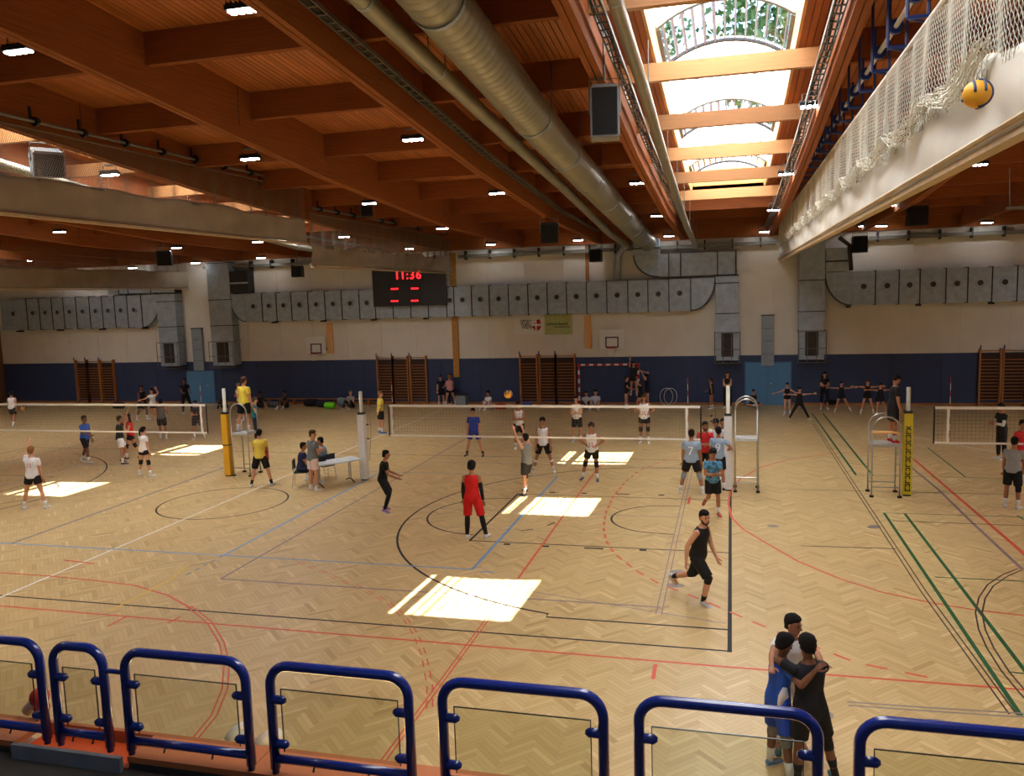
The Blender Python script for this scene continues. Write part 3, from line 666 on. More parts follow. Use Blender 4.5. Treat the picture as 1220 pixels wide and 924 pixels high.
# scoreboard
a, b = W(443, 322, 20.35), W(531, 361, 20.35)
t = thing('scoreboard', 'wide black scoreboard with a red clock reading 11:36', 'scoreboard', (a[0], 20.35, b[2]))
z0, z1 = 5.3, 7.3
part(MB().box(a[0], 20.35, z0, b[0], 20.6, z1), 'panel', M['black'], t)
for f in (1/3., 2/3.): x = a[0]+(b[0]-a[0])*f; part(MB().box(x-0.008, 20.335, z0, x+0.008, 20.35, z1), 'panel_joint', M['galv_dark'], t)
q = W(486, 328, 20.3)
for ch, dx in (('1', -.62), ('1', -.30), (':', -.05), ('3', .22), ('6', .58)): text(ch, 'clock_digit', 0.60, M['led_red'], t, (q[0]-a[0]+dx, -0.03, q[2]-b[2]), (math.pi/2, 0, 0), 0.01)
for (u, v) in ((470, 344), (494, 343.5), (470, 358.5), (494, 358)):
    q = W(u, v, 20.33); w3 = MB()
    for k in range(3): w3.box(q[0]-0.19+k*0.14, 20.325, q[2]-0.035, q[0]-0.09+k*0.14, 20.345, q[2]+0.035)
    part(w3, 'score_digits', M['led_red'], t)
for x in (a[0]+0.3, b[0]-0.3): part(MB().box(x, 20.55, z1, x+0.06, WALL_Y-0.02, z1+0.06), 'wall_arm', M['zinc'], t); 
for x in (a[0]+0.3, b[0]-0.3): part(MB().box(x, 20.6, z0+0.4, x+0.06, 20.68, z1), 'mount_rail', M['zinc'], t)
# banners
a, b = W(612, 375, 21.2), W(647, 398, 21.2)
t = thing('sport_banner', 'white SPORT WIEN banner with a red cross emblem under the duct', 'banner', (a[0], 21.2, b[2]))
part(MB().box(a[0], 21.21, b[2], b[0], 21.235, a[2]+0.1), 'banner_cloth', M['white'], t)
ink = mat('banner_ink', (40, 38, 52), 0.7)
sc = 0.36
q = W(620, 384.2, 21.2); text('SPORT', 'banner_text', sc*1.0, ink, t, (q[0]-a[0], -0.006, q[2]-b[2]), (math.pi/2, 0, 0), 0.003, align='LEFT').scale = (.56, 1, 1)
q = W(620, 389.4, 21.2); text('WIEN', 'banner_text', sc*1.0, ink, t, (q[0]-a[0]+0.06, -0.006, q[2]-b[2]), (math.pi/2, 0, 0), 0.003, align='LEFT').scale = (.56, 1, 1)
q = W(638.5, 387, 21.2); rb = M['red']
sh = [[(0.04, 0.05), (0.26, 0.05), (0.22, 0.30), (0.04, 0.26)], [(-0.04, -0.05), (-0.26, -0.05), (-0.14, -0.16), (-0.04, -0.30)], [(0.04, -0.05), (0.28, -0.05), (0.20, -0.24), (0.04, -0.30)], [(-0.04, 0.05), (-0.1, 0.05), (-0.1, 0.12), (-0.04, 0.12)]]
for pgn in sh: part(MB().prism([(q[0]+x, q[2]+z) for x, z in pgn], 21.202, 21.209), 'emblem_field', rb, t)
a2, b2 = W(648, 373, 21.2), W(682, 398, 21.2)
t = thing('green_banner', 'pale green banner with small dark lettering beside the white banner', 'banner', (a2[0], 21.2, b2[2]))
part(MB().box(a2[0]+0.02, 21.21, b2[2], b2[0], 21.235, a2[2]), 'banner_cloth', mat('banner_green', (172, 178, 116), 0.8), t)
gi = mat('banner_green_ink', (66, 96, 56), 0.7)
x = W(651, 385, 21.2)[0]; zc = W(660, 385.5, 21.2)[2]
for k in range(9):
    hgt = 0.12+0.05*((k*7) % 3)/2; o = gi if k < 5 else ink
    mb = MB(); mb.box(x, 21.203, zc-0.07, x+0.03, 21.209, zc-0.07+hgt); mb.box(x+0.05, 21.203, zc-0.07, x+0.08, 21.209, zc+0.03); mb.box(x, 21.203, zc-0.07, x+0.08, 21.209, zc-0.05)
    part(mb, 'small_lettering', o, t); x += 0.13
x = W(661, 389.5, 21.2)[0]; zc = W(661, 389.5, 21.2)[2]; mb = MB()
for k in range(9): mb.box(x+k*0.09, 21.203, zc-0.025, x+k*0.09+0.055, 21.209, zc+0.025)
part(mb, 'small_lettering', ink, t)
# basketball boards
def hoop(label, u0, v0, u1, v1, ru, rv, rimu, rimv):
    a, b = W(u0, v0, 20.9), W(u1, v1, 20.9); t = thing('basketball_backboard', label, 'basketball hoop', (a[0], 20.9, b[2]))
    part(MB().box(a[0], 20.9, b[2], b[0], 20.93, a[2]), 'backboard', M['white'], t)
    q = W(ru, rv, 20.88); fr = MB(); w, h = 0.30, 0.24
    for s in (-1, 1): fr.box(q[0]+s*w-0.03, 20.885, q[2]-h, q[0]+s*w+0.03, 20.9, q[2]+h); fr.box(q[0]-w-0.03, 20.885, q[2]+s*h-0.03, q[0]+w+0.03, 20.9, q[2]+s*h+0.03)
    part(fr, 'target_square', M['black'], t)
    c = np.array([q[0], 20.62, q[2]-h-0.02]); rim = [(c[0]+0.225*math.cos(x), c[1]+0.225*math.sin(x), c[2]) for x in np.linspace(0, 2*math.pi, 21)]
    part(MB().tube(rim, 0.012, 6).box(c[0]-0.08, 20.84, c[2]-0.06, c[0]+0.08, 20.9, c[2]+0.02), 'rim', M['red'], t)
    nt = MB()
    for k in range(12):
        a0 = 2*math.pi*k/12
        for s in (-1, 1): nt.tube([(c[0]+0.22*math.cos(a0), c[1]+0.22*math.sin(a0), c[2]), (c[0]+0.15*math.cos(a0+s*.26), c[1]+0.15*math.sin(a0+s*.26), c[2]-0.2), (c[0]+0.11*math.cos(a0), c[1]+0.11*math.sin(a0), c[2]-0.4)], 0.005, 3)
    part(nt, 'hoop_net', M['net_white'], t)
    for s in (-1, 1): part(MB().box(q[0]+s*0.45-0.03, 20.93, b[2]+0.2, q[0]+s*0.45+0.03, WALL_Y-0.02, b[2]+0.26), 'wall_arm', M['zinc'], t)
hoop('wall basketball backboard left of the short timber post', 363, 401, 388, 421, 376.5, 415, 0, 0)
hoop('wall basketball backboard above the small handball goal', 714, 393, 743, 415, 729, 407.5, 0, 0)
# wall bars
def wall_bars(label, bays, group='climbing wall bars on the back wall'):
    y0 = WALL_Y-0.22; x0 = uXb(bays[0][0]); t = thing('climbing_bars', label, 'wall bars', (x0, y0, 0), group)
    for (ua, ub) in bays:
        xa, xb = uXb(ua), uXb(ub)
        for x in (xa, xb): part(MB().box(x-0.035, y0-0.02, 0, x+0.035, WALL_Y-0.045, 2.62), 'upright', M['bar_wood'], t)
        for k in range(16):
            z = 0.14+k*0.152
            if k == 14: continue
            if k == 15: z = 2.52
            part(MB().tube([(xa, y0, z), (xb, y0, z)], 0.021, 6), 'rung', M['bar_wood'], t)
        part(MB().tube([(xa, y0-0.04, 2.6), (xa, y0-0.04, 2.78)], 0.03, 6), 'top_bracket', M['blue_steel'], t)
        part(MB().box(xa+0.05, WALL_Y-0.075, 0.3, xb-0.05, WALL_Y-0.046, 2.4), 'back_board', mat('bar_back', (60, 40, 34), 0.8), t)
def uXb(u): return float(W(u, 455, WALL_Y-0.22)[0])
wall_bars('wall bars at the far left, behind the left court', [(91, 104), (104, 119), (120, 136)])
wall_bars('wall bars left of the yellow timber post', [(450, 468), (468, 486), (489, 508)])
wall_bars('wall bars left of the small handball goal', [(620, 640), (643, 662), (662, 685)])
wall_bars('wall bars at the far right wall', [(1167, 1192), (1195, 1222), (1222, 1248)])
# handball goal
gy = WALL_Y-0.25; xa, xb = W(689.5, 440, gy)[0], W(760.5, 440, gy)[0]
t = thing('handball_goal', 'red and white striped handball goal against the back wall', 'goal', (xa, gy, 0))
def striped(nm, p0, p1, n):
    p0, p1 = np.array(p0, float), np.array(p1, float)
    for k in range(n):
        a, b = p0+(p1-p0)*k/n, p0+(p1-p0)*(k+1)/n
        lo, hi = np.minimum(a, b)-0.045, np.maximum(a, b)+0.045
        ax = int(np.argmax(np.abs(p1-p0))); lo[ax] += 0.045; hi[ax] -= 0.045
        part(MB().box(*lo, *hi), nm, M['red'] if k % 2 == 0 else M['white'], t)
striped('post_band', (xa, gy, 0), (xa, gy, 2.0), 9); striped('post_band', (xb, gy, 0), (xb, gy, 2.0), 9); striped('crossbar_band', (xa-0.09, gy, 2.05), (xb+0.09, gy, 2.05), 15)
# hoop rings & small things at the wall
for (u, v, r, lb) in ((794, 477, .42, 'white hoop standing against the navy wall, left one'), (799, 472, .42, 'white hoop leaning behind another hoop, right one')):
    q = W(u, 484, WALL_Y-0.3); c = np.array([q[0], WALL_Y-0.25, r+0.01]); o = MB().tube([(c[0]+r*math.cos(a)*0.75, c[1]+r*math.cos(a)*0.1+(r-r*math.sin(a))*0-0.03, c[2]+r*math.sin(a)) for a in np.linspace(0, 2*math.pi, 33)], 0.013, 5).build('gym_hoop', M['white'], smooth=True)
    tagmesh(o, lb, 'hoop', 'hoops at the wall')
def bag(label, u, v, w, d, h, m):
    q = G(u, v); t = thing('sports_bag', label, 'bag', q)
    mb = MB(); mb.tube([(-w/2, 0, h*.45), (-w/2+.05, 0, h*.5), (0, 0, h*.52), (w/2-.05, 0, h*.5), (w/2, 0, h*.45)], [h*.25, h*.46, h*.5, h*.46, h*.25], 10); part(mb, 'bag_body', m, t, True, local=True)
    part(MB().tube([(-w*.3, 0, h*.9), (-w*.15, 0, h*1.15), (w*.15, 0, h*1.15), (w*.3, 0, h*.9)], 0.015, 5), 'strap', M['black'], t, local=True)
bag('black sports bag in the row along the back wall', 372, 484, 0.9, .4, .42, C((28, 28, 34)))
bag('neon green bag on the floor by the back wall', 393, 486.5, 0.6, .3, .34, C((120, 236, 40)))
bag('dark bag right of the neon green bag', 383, 485, 0.5, .3, .35, C((40, 42, 50)))
bag('pale grey bag beside the seated man near the wall bars', 408, 484, 0.45, .3, .5, C((120, 140, 150)))
bag('red bag on the floor behind the net, left of the wall bars', 597, 487, 0.6, .4, .26, C((200, 36, 36)))
bag('grey bag between two seated players at the wall', 325, 485, 0.6, .4, .35, C((96, 96, 104)))
bag('blue bag by the wall bars behind the middle net', 628, 486, 0.5, .35, .3, C((70, 90, 160)))
bag('dark bag standing left of the light blue door', 142, 487, 0.7, .4, .4, C((30, 32, 38)))
bag('small black bag at the wall behind the dancers', 990, 482, 0.6, .3, .25, C((26, 26, 30)))
q = G(551, 484); t = thing('storage_crate', 'grey crate beside the yellow timber post', 'crate', (q[0], q[1]-.1, 0)); part(MB().box(-.28, -.2, .02, .28, .2, .6), 'crate_body', M['grey_panel'], t, local=True); part(MB().box(-.3, -.22, .6, .3, .22, .65), 'lid', M['galv_dark'], t, local=True)
# low benches
for (u0, u1, lb) in ((300, 452, 'long low bench along the back wall behind the left net post'),):
    a, b = G(u0, 483.5), G(u1, 483.0); t = thing('gym_bench', lb, 'bench', (a[0], 20.75, 0)); part(MB().box(a[0], 20.6, .30, b[0], 20.85, .34), 'seat', M['bar_wood'], t)
    for k in range(5): x = a[0]+(b[0]-a[0])*(k+.5)/5; part(MB().box(x-.04, 20.62, 0, x+.04, 20.83, .3), 'leg', M['bar_wood'], t)

# ---- balls
def volleyball(label, c, r, nm='volleyball'):
    t = thing(nm, label, 'ball', c); part(MB().sphere((0, 0, 0), r, 20, 12), 'ball_skin', M['ball_yellow'], t, True, local=True)
    for ax in range(3):
        for s in (-0.35, 0.35):
            rr = math.sqrt(1-s*s)*r*1.006; pts = []
            for a in np.linspace(0, math.pi*1.0, 16):
                p_ = [0, 0, 0]; p_[ax] = s*r; p_[(ax+1) % 3] = rr*math.cos(a); p_[(ax+2) % 3] = rr*math.sin(a); pts.append(p_)
            part(MB().tube(pts, 0.012, 5), 'blue_band', M['ball_blue'], t, True, local=True)
    return t
volleyball('yellow and blue volleyball in the air above the middle net', W(605.5, 469.5, 1.0), 0.115)
volleyball('yellow ball in flight at the far left net', W(28, 486, 9.0), 0.10)
# ---- volleyball nets, posts, stands
NY = 3.3
def net(label, X0, X1, xa, xb, y=NY, group='volleyball nets', topz=2.43, mcol='net_black'):
    """X0..X1 net ends, xa/xb antennas"""
    t = thing('volleyball_net', label, 'net', (X0, y, 1.43), group)
    part(MB().box(X0, y-.012, topz-.07, X1, y+.012, topz), 'top_tape', M['tape'], t); part(MB().box(X0, y-.01, topz-1.0, X1, y+.01, topz-.95), 'bottom_tape', M['tape'], t)
    for x in (xa, xb):
        if X0 <= x <= X1:
            part(MB().box(x-.03, y-.014, topz-1.0, x+.03, y+.014, topz-.05), 'side_tape', M['tape'], t)
            for k in range(10): part(MB().tube([(x+.04, y, topz-1+.18*k), (x+.04, y, topz-1+.18*(k+1))], .008, 5), 'antenna', M['red'] if k % 2 else M['white'], t)
    for x in (X0, X1): part(MB().tube([(x, y, topz-1.0), (x, y, topz)], .022, 6), 'end_cord', M['net_black'], t)
    mb = MB(); n = int((X1-X0)/.1)
    for k in range(n+1): x = X0+(X1-X0)*k/n; mb.tube([(x, y, topz-.96), (x, y, topz-.06)], .0028, 3, caps=False)
    for k in range(1, 9): z = topz-.95+.88*k/9; mb.tube([(X0, y, z), (X1, y, z)], .0028, 3, caps=False)
    part(mb, 'net_mesh', M[mcol], t, kind='stuff')
    return t
PX = [-1.98, 2.95, 14.22, 18.9]
net('middle volleyball net between the two white padded posts', W(463.5, 500, NY)[0], W(835, 500, NY)[0], W(467, 500, NY)[0], W(818, 500, NY)[0], mcol='net_grey')
net('left volleyball net ending at the yellow padded post', -16.5, W(246.5, 500, NY)[0], -12.2, W(240, 500, NY)[0], mcol='net_grey')
net('right volleyball net beyond the yellow lettered post', W(1113, 500, NY)[0], 31.2, W(1129.5, 500, NY)[0], 29.0)
def post(label, X, pad, ztop=3.0, pz=2.05, seg=None, y=NY, lettering=False):
    t = thing('net_post', label, 'net post', (X, y, 0), 'padded net posts')
    part(MB().tube([(X, y, 0), (X, y, ztop)], .055, 12), 'pole', mat('pole_paint', (206, 204, 186), .4), t, True)
    part(MB().box(X-.11, y-.11, .04, X+.11, y+.11, pz), 'pad', pad, t)
    part(MB().box(X-.10, y-.10, pz, X+.10, y+.10, pz+.07), 'pad_collar', M['black'], t)
    if seg:
        for z in seg: part(MB().box(X-.118, y-.118, z, X+.118, y+.118, z+.035), 'pad_strap', M['black'], t)
    part(MB().box(X-.09, y-.09, 0, X+.09, y+.09, .05), 'floor_collar', M['galv_dark'], t)
    if lettering:
        for k in range(16):
            z = 1.86-k*.112; mb = MB(); a = (k*5) % 4
            if k == 0: mb.tube([(X-.06, y-.118, z-.05), (X+.06, y-.118, z+.05)], .014, 4); mb.tube([(X-.06, y-.118, z+.05), (X+.06, y-.118, z-.05)], .014, 4)
            else:
                mb.box(X-.06, y-.122, z-.045, X-.035, y-.112, z+.045); mb.box(X-.06, y-.122, z+(-.045 if a % 2 else .02), X+.06, y-.112, z+(-.02 if a % 2 else .045))
                if a != 1: mb.box(X+.035, y-.122, z-.045, X+.06, y-.112, z+.03)
            part(mb, 'black_lettering', M['black'], t)
    return t
post('yellow padded net post beside the left umpire stand', PX[0], M['pad_yellow'], 2.95, 2.1, [1.05])
post('white padded net post at the left end of the middle net', PX[1], M['pad_white'], 2.85, 2.12)
post('white padded net post at the right end of the middle net', PX[2], M['pad_white'], 3.0, 2.15)
post('yellow padded net post with black lettering beside the right umpire stand', PX[3], M['pad_lemon'], 2.95, 2.25, lettering=True)
def guy(label, p0, p1, r=.008, m='net_grey', nm='net_rope'):
    o = MB().tube([p0, ((p0[0]+p1[0])/2, p0[1], (p0[2]+p1[2])/2-.02), p1], r, 4).build(nm, M[m]); tagmesh(o, label, 'rope')
guy('thin top rope from the middle net to the left white post', (PX[1], NY, 2.42), (W(463.5, 500, NY)[0], NY, 2.41))
guy('thin top rope from the middle net to the right white post', (W(835, 500, NY)[0], NY, 2.41), (PX[2], NY, 2.42))
guy('thin top rope from the left net to the yellow post', (W(246, 500, NY)[0], NY, 2.41), (PX[0], NY, 2.42))
guy('thin top rope from the right net to the lettered post', (PX[3], NY, 2.42), (W(1113, 500, NY)[0], NY, 2.41))
for (u, v0, v1, lb) in ((440, 482, 549, 'loose cord with black toggles hanging left of the middle net'), (852, 486, 512, 'loose cord hanging at the right end of the middle net'), (1087, 490, 523, 'loose cord with black toggles beside the lettered post')):
    a, b = W(u, v0, NY), W(u, v1, NY); t = thing('toggle_cord', lb, 'cord', a); part(MB().tube([a, (a[0]+.01, a[1], (a[2]+b[2])/2), b], .007, 4), 'cord', M['net_grey'], t)
    for f in (.35, .6): part(MB().sphere((a[0]-.1, a[1], a[2]+(b[2]-a[2])*f), .03, 8, 6), 'toggle', M['black'], t); part(MB().tube([(a[0]-.3, a[1], a[2]+(b[2]-a[2])*f), (a[0], a[1], a[2]+(b[2]-a[2])*f)], .005, 4), 'side_cord', M['net_grey'], t)
def stand(label, X, Y, w, d, plat, top, rz=0, seat=False):
    t = thing('umpire_stand', label, 'umpire stand', (X, Y, 0), 'umpire stands beside the nets', rz)
    for s in (-1, 1):
        x = s*w/2; pts = [(x, -d/2, 0), (x, -d/2, top-d/2)]+[(x, -d/2*math.cos(a), top-d/2+d/2*math.sin(a)) for a in np.linspace(0, math.pi, 9)]+[(x, d/2, top-d/2), (x, d/2, 0)]
        part(MB().tube(pts, .022, 8), 'side_frame', M['steel'], t, True, local=True)
        for y in (-d/2, d/2): part(MB().box(x-.05, y-.05, 0, x+.05, y+.05, .05), 'foot', M['galv_dark'], t, local=True)
        part(MB().tube([(x, -d/2, plat-.02), (x, d/2, plat-.02)], .018, 6), 'cross_rail', M['steel'], t, local=True); part(MB().tube([(x, -d/2, .28), (x, d/2, .28)], .018, 6), 'cross_rail', M['steel'], t, local=True)
    for k in range(4):
        z = plat*(k+.75)/4.6; part(MB().tube([(-w/2, -d/2, z), (w/2, -d/2, z)], .014, 6), 'rung', M['steel'], t, local=True)
    for y in (-d/2, d/2): part(MB().tube([(-w/2, y, plat-.02), (w/2, y, plat-.02)], .018, 6), 'cross_rail', M['steel'], t, local=True)
    part(MB().box(-w/2, -d/2, plat-.01, w/2, d/2, plat+.025), 'platform', mat('stand_deck', (176, 174, 168), .6), t, local=True)
    if seat: part(MB().box(-w/2-.02, -d/2, plat+.32, -w/2+.3, d/2, plat+.35), 'seat', M['pale_wood'], t, local=True)
    return t
s1 = G(300, 570); stand('umpire stand beside the yellow post, the man in yellow standing on it', -1.50, 3.62, .62, .62, 1.42, 2.45, rz=math.pi/2)
stand('empty umpire stand with arched top beside the right white post', 14.72, 3.4, .62, .62, 1.5, 2.65, rz=math.pi/2)
stand('umpire stand beside the lettered post, the man in red shoes standing on it', 18.32, 3.3, .66, .7, 1.42, 2.2, rz=math.pi/2, seat=True)

# ---- divider curtains
def cloth_strip(X, y0, y1, zlo, zhi, m, name, parent, amp=.05, ny=160, nz=9, wave=5.0, sag=0.10, seed=0, kind=None):
    rs = np.random.RandomState(seed); ph = rs.rand(6)*6; mb = MB(); vs = []
    for i in range(ny+1):
        y = y0+(y1-y0)*i/ny; top = zhi+sag*(math.sin(y*1.3+ph[0])*.5+math.sin(y*2.9+ph[1])*.35+math.sin(y*.6+ph[2])*.3)
        for j in range(nz+1):
            f = j/nz; z = zlo+(top-zlo)*f
            x = X+amp*(math.sin(y*wave+ph[3]+f*2)*.5*f+math.sin(y*wave*.37+ph[4]-f*3)*.8*math.sin(f*math.pi))
            vs.append((x, y, z))
    k = nz+1; n1 = len(vs); vs += [(x+.02, y, z) for x, y, z in vs]
    fs = []
    for i in range(ny):
        for j in range(nz):
            a = i*k+j; fs.append((a, a+k, a+k+1, a+1)); fs.append((n1+a, n1+a+1, n1+a+k+1, n1+a+k))
        fs.append((i*k, n1+i*k, n1+(i+1)*k, (i+1)*k)); fs.append((i*k+nz, (i+1)*k+nz, n1+(i+1)*k+nz, n1+i*k+nz))
    mb.add(vs, fs); return part(mb, name, m, parent, True, kind=kind)
def net_strip(X, y0, y1, zlo, zhi, m, parent, dy=.05, dz=.055, r=.004, fold=.14, amp=.10, seed=0):
    """knotted cord netting hanging in folds: real diamond mesh of thin cords"""
    rs = np.random.RandomState(seed); ph = rs.rand(5)*6
    ny = int((y1-y0)/dy); nz = int((zhi-zlo)/dz)
    i, j = np.meshgrid(np.arange(ny+1), np.arange(nz+1), indexing='ij')
    y = y0+(y1-y0)*i/ny; f = j/nz
    z = zlo+(zhi-zlo)*f; x = X+amp*(np.sin(y*7.0+ph[0])*.6+np.sin(y*3.1+ph[1])*.5)*(.35+.65*(1-f))
    y = y+np.where(j % 2 == 0, dy*.5, 0)*1.0+fold*np.sin(y*7.0+ph[0]+1.5)*(1-f)*.6
    P = np.stack([x, y, z], -1)
    A = []; B = []
    A.append(P[:-1, :-1].reshape(-1, 3)); B.append(P[:-1, 1:].reshape(-1, 3))
    ev = (j[:-1, :-1] % 2 == 0)
    a1 = np.where(ev[..., None], P[:-1, :-1], P[1:, :-1]); b1 = np.where(ev[..., None], P[1:, 1:], P[:-1, 1:]); A.append(a1.reshape(-1, 3)); B.append(b1.reshape(-1, 3))
    A = np.concatenate(A); B = np.concatenate(B); n = len(A)
    d = B-A; d /= np.linalg.norm(d, axis=1)[:, None]+1e-9; u = np.cross(d, [1.0, 0, 0]); u /= np.linalg.norm(u, axis=1)[:, None]+1e-9; w = np.cross(d, u)
    vs = []
    for Q in (A, B):
        for a in (0, 2.094, 4.188): vs.append(Q+(u*math.cos(a)+w*math.sin(a))*r)
    V = np.stack(vs, 1).reshape(-1, 3); base = np.arange(n)*6
    F = np.concatenate([np.stack([base+k, base+(k+1) % 3, base+3+(k+1) % 3, base+3+k], 1) for k in range(3)], 0)
    me = bpy.data.meshes.new('net_mesh'); org = np.array(ORIG.get(parent.name, (0, 0, 0))); V = V-org
    me.vertices.add(len(V)); me.loops.add(F.size); me.polygons.add(len(F)); me.vertices.foreach_set('co', V.reshape(-1).astype(np.float32))
    me.loops.foreach_set('vertex_index', F.reshape(-1).astype(np.int32)); me.polygons.foreach_set('loop_start', np.arange(0, F.size, 4, dtype=np.int32)); me.update(calc_edges=True)
    me.materials.append(m); o = bpy.data.objects.new('net_mesh', me); COL.objects.link(o); o.parent = parent; o['kind'] = 'stuff'; return o
def batten(X, y0, y1, z, parent, m):
    part(MB().box(X-.05, y0, z-.06, X+.09, y1, z+.0), 'batten', m, parent); part(MB().tube([(X-.07, y0, z+.06), (X-.07, y1, z+.06)], .03, 8), 'hem_tube', m, parent)
bat = mat('batten_wood', (188, 164, 128), .6)
XC = 16.55
t = thing('divider_curtain', 'raised white divider curtain with netting on the right', 'curtain', (XC, 0, 6.9))
cloth_strip(XC, -16, 21.1, 6.98, 7.72, M['canvas_white'], 'canvas', t, seed=3, amp=.045, sag=.14, ny=260); batten(XC, -16, 21.1, 6.95, t, bat)
net_strip(XC-.02, -14.5, 21.0, 7.55, 8.75, M['net_white'], t, r=.0048, seed=4)
for k in range(14):      # scalloped bundles of gathered net lying over the canvas top
    y = -12.5+k*2.4; pts = [(XC-.12, y+2.4*f, 7.80-.17*math.sin(f*math.pi)) for f in np.linspace(0, 1, 17)]
    gm = MB()
    for q in range(16):
        pq = random.random()*6; gm.tube([(a-.05*math.cos(q*1.6)-.02*math.sin(b*9+pq), b, c_+.11*math.sin(q*.9)*(.4+.6*math.sin((b-y)/2.3*math.pi))+.015*math.sin(b*13+pq)) for a, b, c_ in pts], .007, 4)
    part(gm, 'gathered_net', M['net_white'], t, True)
part(MB().tube([(XC, -16, 8.78), (XC, 21, 8.78)], .03, 6), 'top_bar', M['tape'], t)
tr = thing('curtain_winch', 'blue bracket and drive shaft row above the white right curtain', 'winch', (XC+.1, 0, 9))
part(MB().tube([(XC-.02, -16, 9.28), (XC-.02, 21, 9.28)], .035, 8), 'drive_shaft', M['steel'], tr, True)
for k in range(27):
    y = -14.5+k*1.33
    if y > 20.5: break
    z = 8.98; mb = MB(); x = XC-.02
    for (p0, p1) in (((x-.12, y, z), (x+.12, y, z)), ((x-.12, y, z), (x-.12, y, zb(y)+.55)), ((x+.12, y, z), (x+.12, y, zb(y)+.55)), ((x-.12, y, z), (x+.12, y+.3, z+.02))): mb.tube([p0, p1], .024, 5)
    part(mb, 'bracket', M['blue_steel'], tr)
    part(MB().tube([(x, y+.08, 9.28), (x, y+.16, 9.28)], .10, 12), 'rope_drum', M['blue_steel'], tr)
volleyball('yellow and blue volleyball caught in the net of the right curtain', tuple(XP(1164, 112, XC-.22)), 0.115)
XC2 = .14
t = thing('divider_curtain', 'near grey section of the left divider curtain, raised highest', 'curtain', (XC2, 0, 7.7))
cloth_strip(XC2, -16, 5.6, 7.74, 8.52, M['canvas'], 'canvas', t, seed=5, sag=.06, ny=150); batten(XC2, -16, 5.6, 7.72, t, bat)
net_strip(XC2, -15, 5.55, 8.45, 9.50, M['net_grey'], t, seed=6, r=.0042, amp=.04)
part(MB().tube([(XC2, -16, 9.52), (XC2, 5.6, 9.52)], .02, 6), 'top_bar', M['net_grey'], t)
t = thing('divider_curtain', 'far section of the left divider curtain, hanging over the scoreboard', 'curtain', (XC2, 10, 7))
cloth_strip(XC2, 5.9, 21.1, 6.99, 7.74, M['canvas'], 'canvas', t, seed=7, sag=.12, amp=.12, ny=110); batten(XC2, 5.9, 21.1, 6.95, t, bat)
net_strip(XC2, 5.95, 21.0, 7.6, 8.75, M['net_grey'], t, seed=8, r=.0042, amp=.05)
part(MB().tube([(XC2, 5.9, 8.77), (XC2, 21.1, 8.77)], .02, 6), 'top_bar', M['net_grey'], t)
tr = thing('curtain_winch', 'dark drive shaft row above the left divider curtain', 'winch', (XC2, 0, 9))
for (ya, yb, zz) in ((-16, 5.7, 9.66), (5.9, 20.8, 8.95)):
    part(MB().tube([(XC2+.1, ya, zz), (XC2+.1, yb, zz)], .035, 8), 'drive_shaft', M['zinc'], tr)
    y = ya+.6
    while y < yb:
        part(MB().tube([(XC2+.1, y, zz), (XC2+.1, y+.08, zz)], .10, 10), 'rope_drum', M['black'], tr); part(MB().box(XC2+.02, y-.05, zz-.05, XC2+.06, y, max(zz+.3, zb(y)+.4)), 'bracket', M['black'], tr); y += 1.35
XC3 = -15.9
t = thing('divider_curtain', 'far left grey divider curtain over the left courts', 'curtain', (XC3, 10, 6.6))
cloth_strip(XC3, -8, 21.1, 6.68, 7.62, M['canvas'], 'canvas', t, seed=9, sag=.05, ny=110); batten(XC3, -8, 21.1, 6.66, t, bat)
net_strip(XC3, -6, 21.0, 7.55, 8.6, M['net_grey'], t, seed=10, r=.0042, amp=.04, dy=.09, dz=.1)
# hanging rods in the right bay
t = thing('hanging_rod', 'thin hanging rod with a slim bar over the right court', 'rod', W(1204, 200, 6)); a, b = W(1203, 200, 6), W(1203, 247, 6); part(MB().tube([a, b], .012, 5), 'rod', M['zinc'], t); c_ = W(1240, 240, 6); part(MB().box(b[0]-.1, b[1]-.05, b[2]-.06, c_[0], b[1]+.05, b[2]+.02), 'bar', M['zinc'], t)

# ---- umpires' table and chairs
def folding_table(label, c, w, d, rz):
    t = thing('folding_table', label, 'table', (c[0], c[1], 0), rotz=rz); part(MB().box(-w/2, -d/2, .70, w/2, d/2, .735), 'tabletop', mat('table_top', (202, 210, 214), .4), t, local=True)
    for s in (-1, 1):
        x = s*(w/2-.25)
        for q in (-.06, .06): part(MB().tube([(x, q, .08), (x, q, .7)], .018, 6), 'leg', M['steel'], t, local=True)
        part(MB().tube([(x, -d/2+.05, .02), (x, -.1, .09), (x, .1, .09), (x, d/2-.05, .02)], .02, 6), 'foot', M['galv_dark'], t, True, local=True)
    return t
tc = G(396, 577); folding_table('white folding table between the yellow and the white net post', (tc[0]+.05, tc[1]+.1), 1.55, .7, math.radians(52))
def chair(label, c, rz, col):
    t = thing('stacking_chair', label, 'chair', (c[0], c[1], 0), rotz=rz); part(MB().box(-.22, -.2, .43, .22, .22, .465), 'seat', col, t, local=True)
    part(MB().box(-.21, -.235, .55, .21, -.205, .84), 'backrest', col, t, local=True)
    for x in (-.2, .2):
        part(MB().tube([(x, .2, 0), (x, .18, .43)], .012, 6), 'leg', M['steel'], t, local=True); part(MB().tube([(x, -.27, 0), (x, -.2, .43), (x, -.22, .84)], .012, 6), 'leg', M['steel'], t, local=True)
    return t
CH1 = G(360, 578); CH2 = G(389, 570)
chair('dark green chair under the seated man in navy', CH1, math.radians(-70), C((36, 64, 58)))
chair('dark chair under the seated man in light blue', CH2, math.radians(60), C((46, 50, 62)))
q = tc; o = MB().box(-.11, -.08, 0, .11, .08, .16).build('carry_bag', C((28, 28, 34))); o.location = (q[0]-.33, q[1]+.02, .74); o.rotation_euler = (0, 0, .9); tagmesh(o, 'small black bag standing on the white folding table', 'bag')
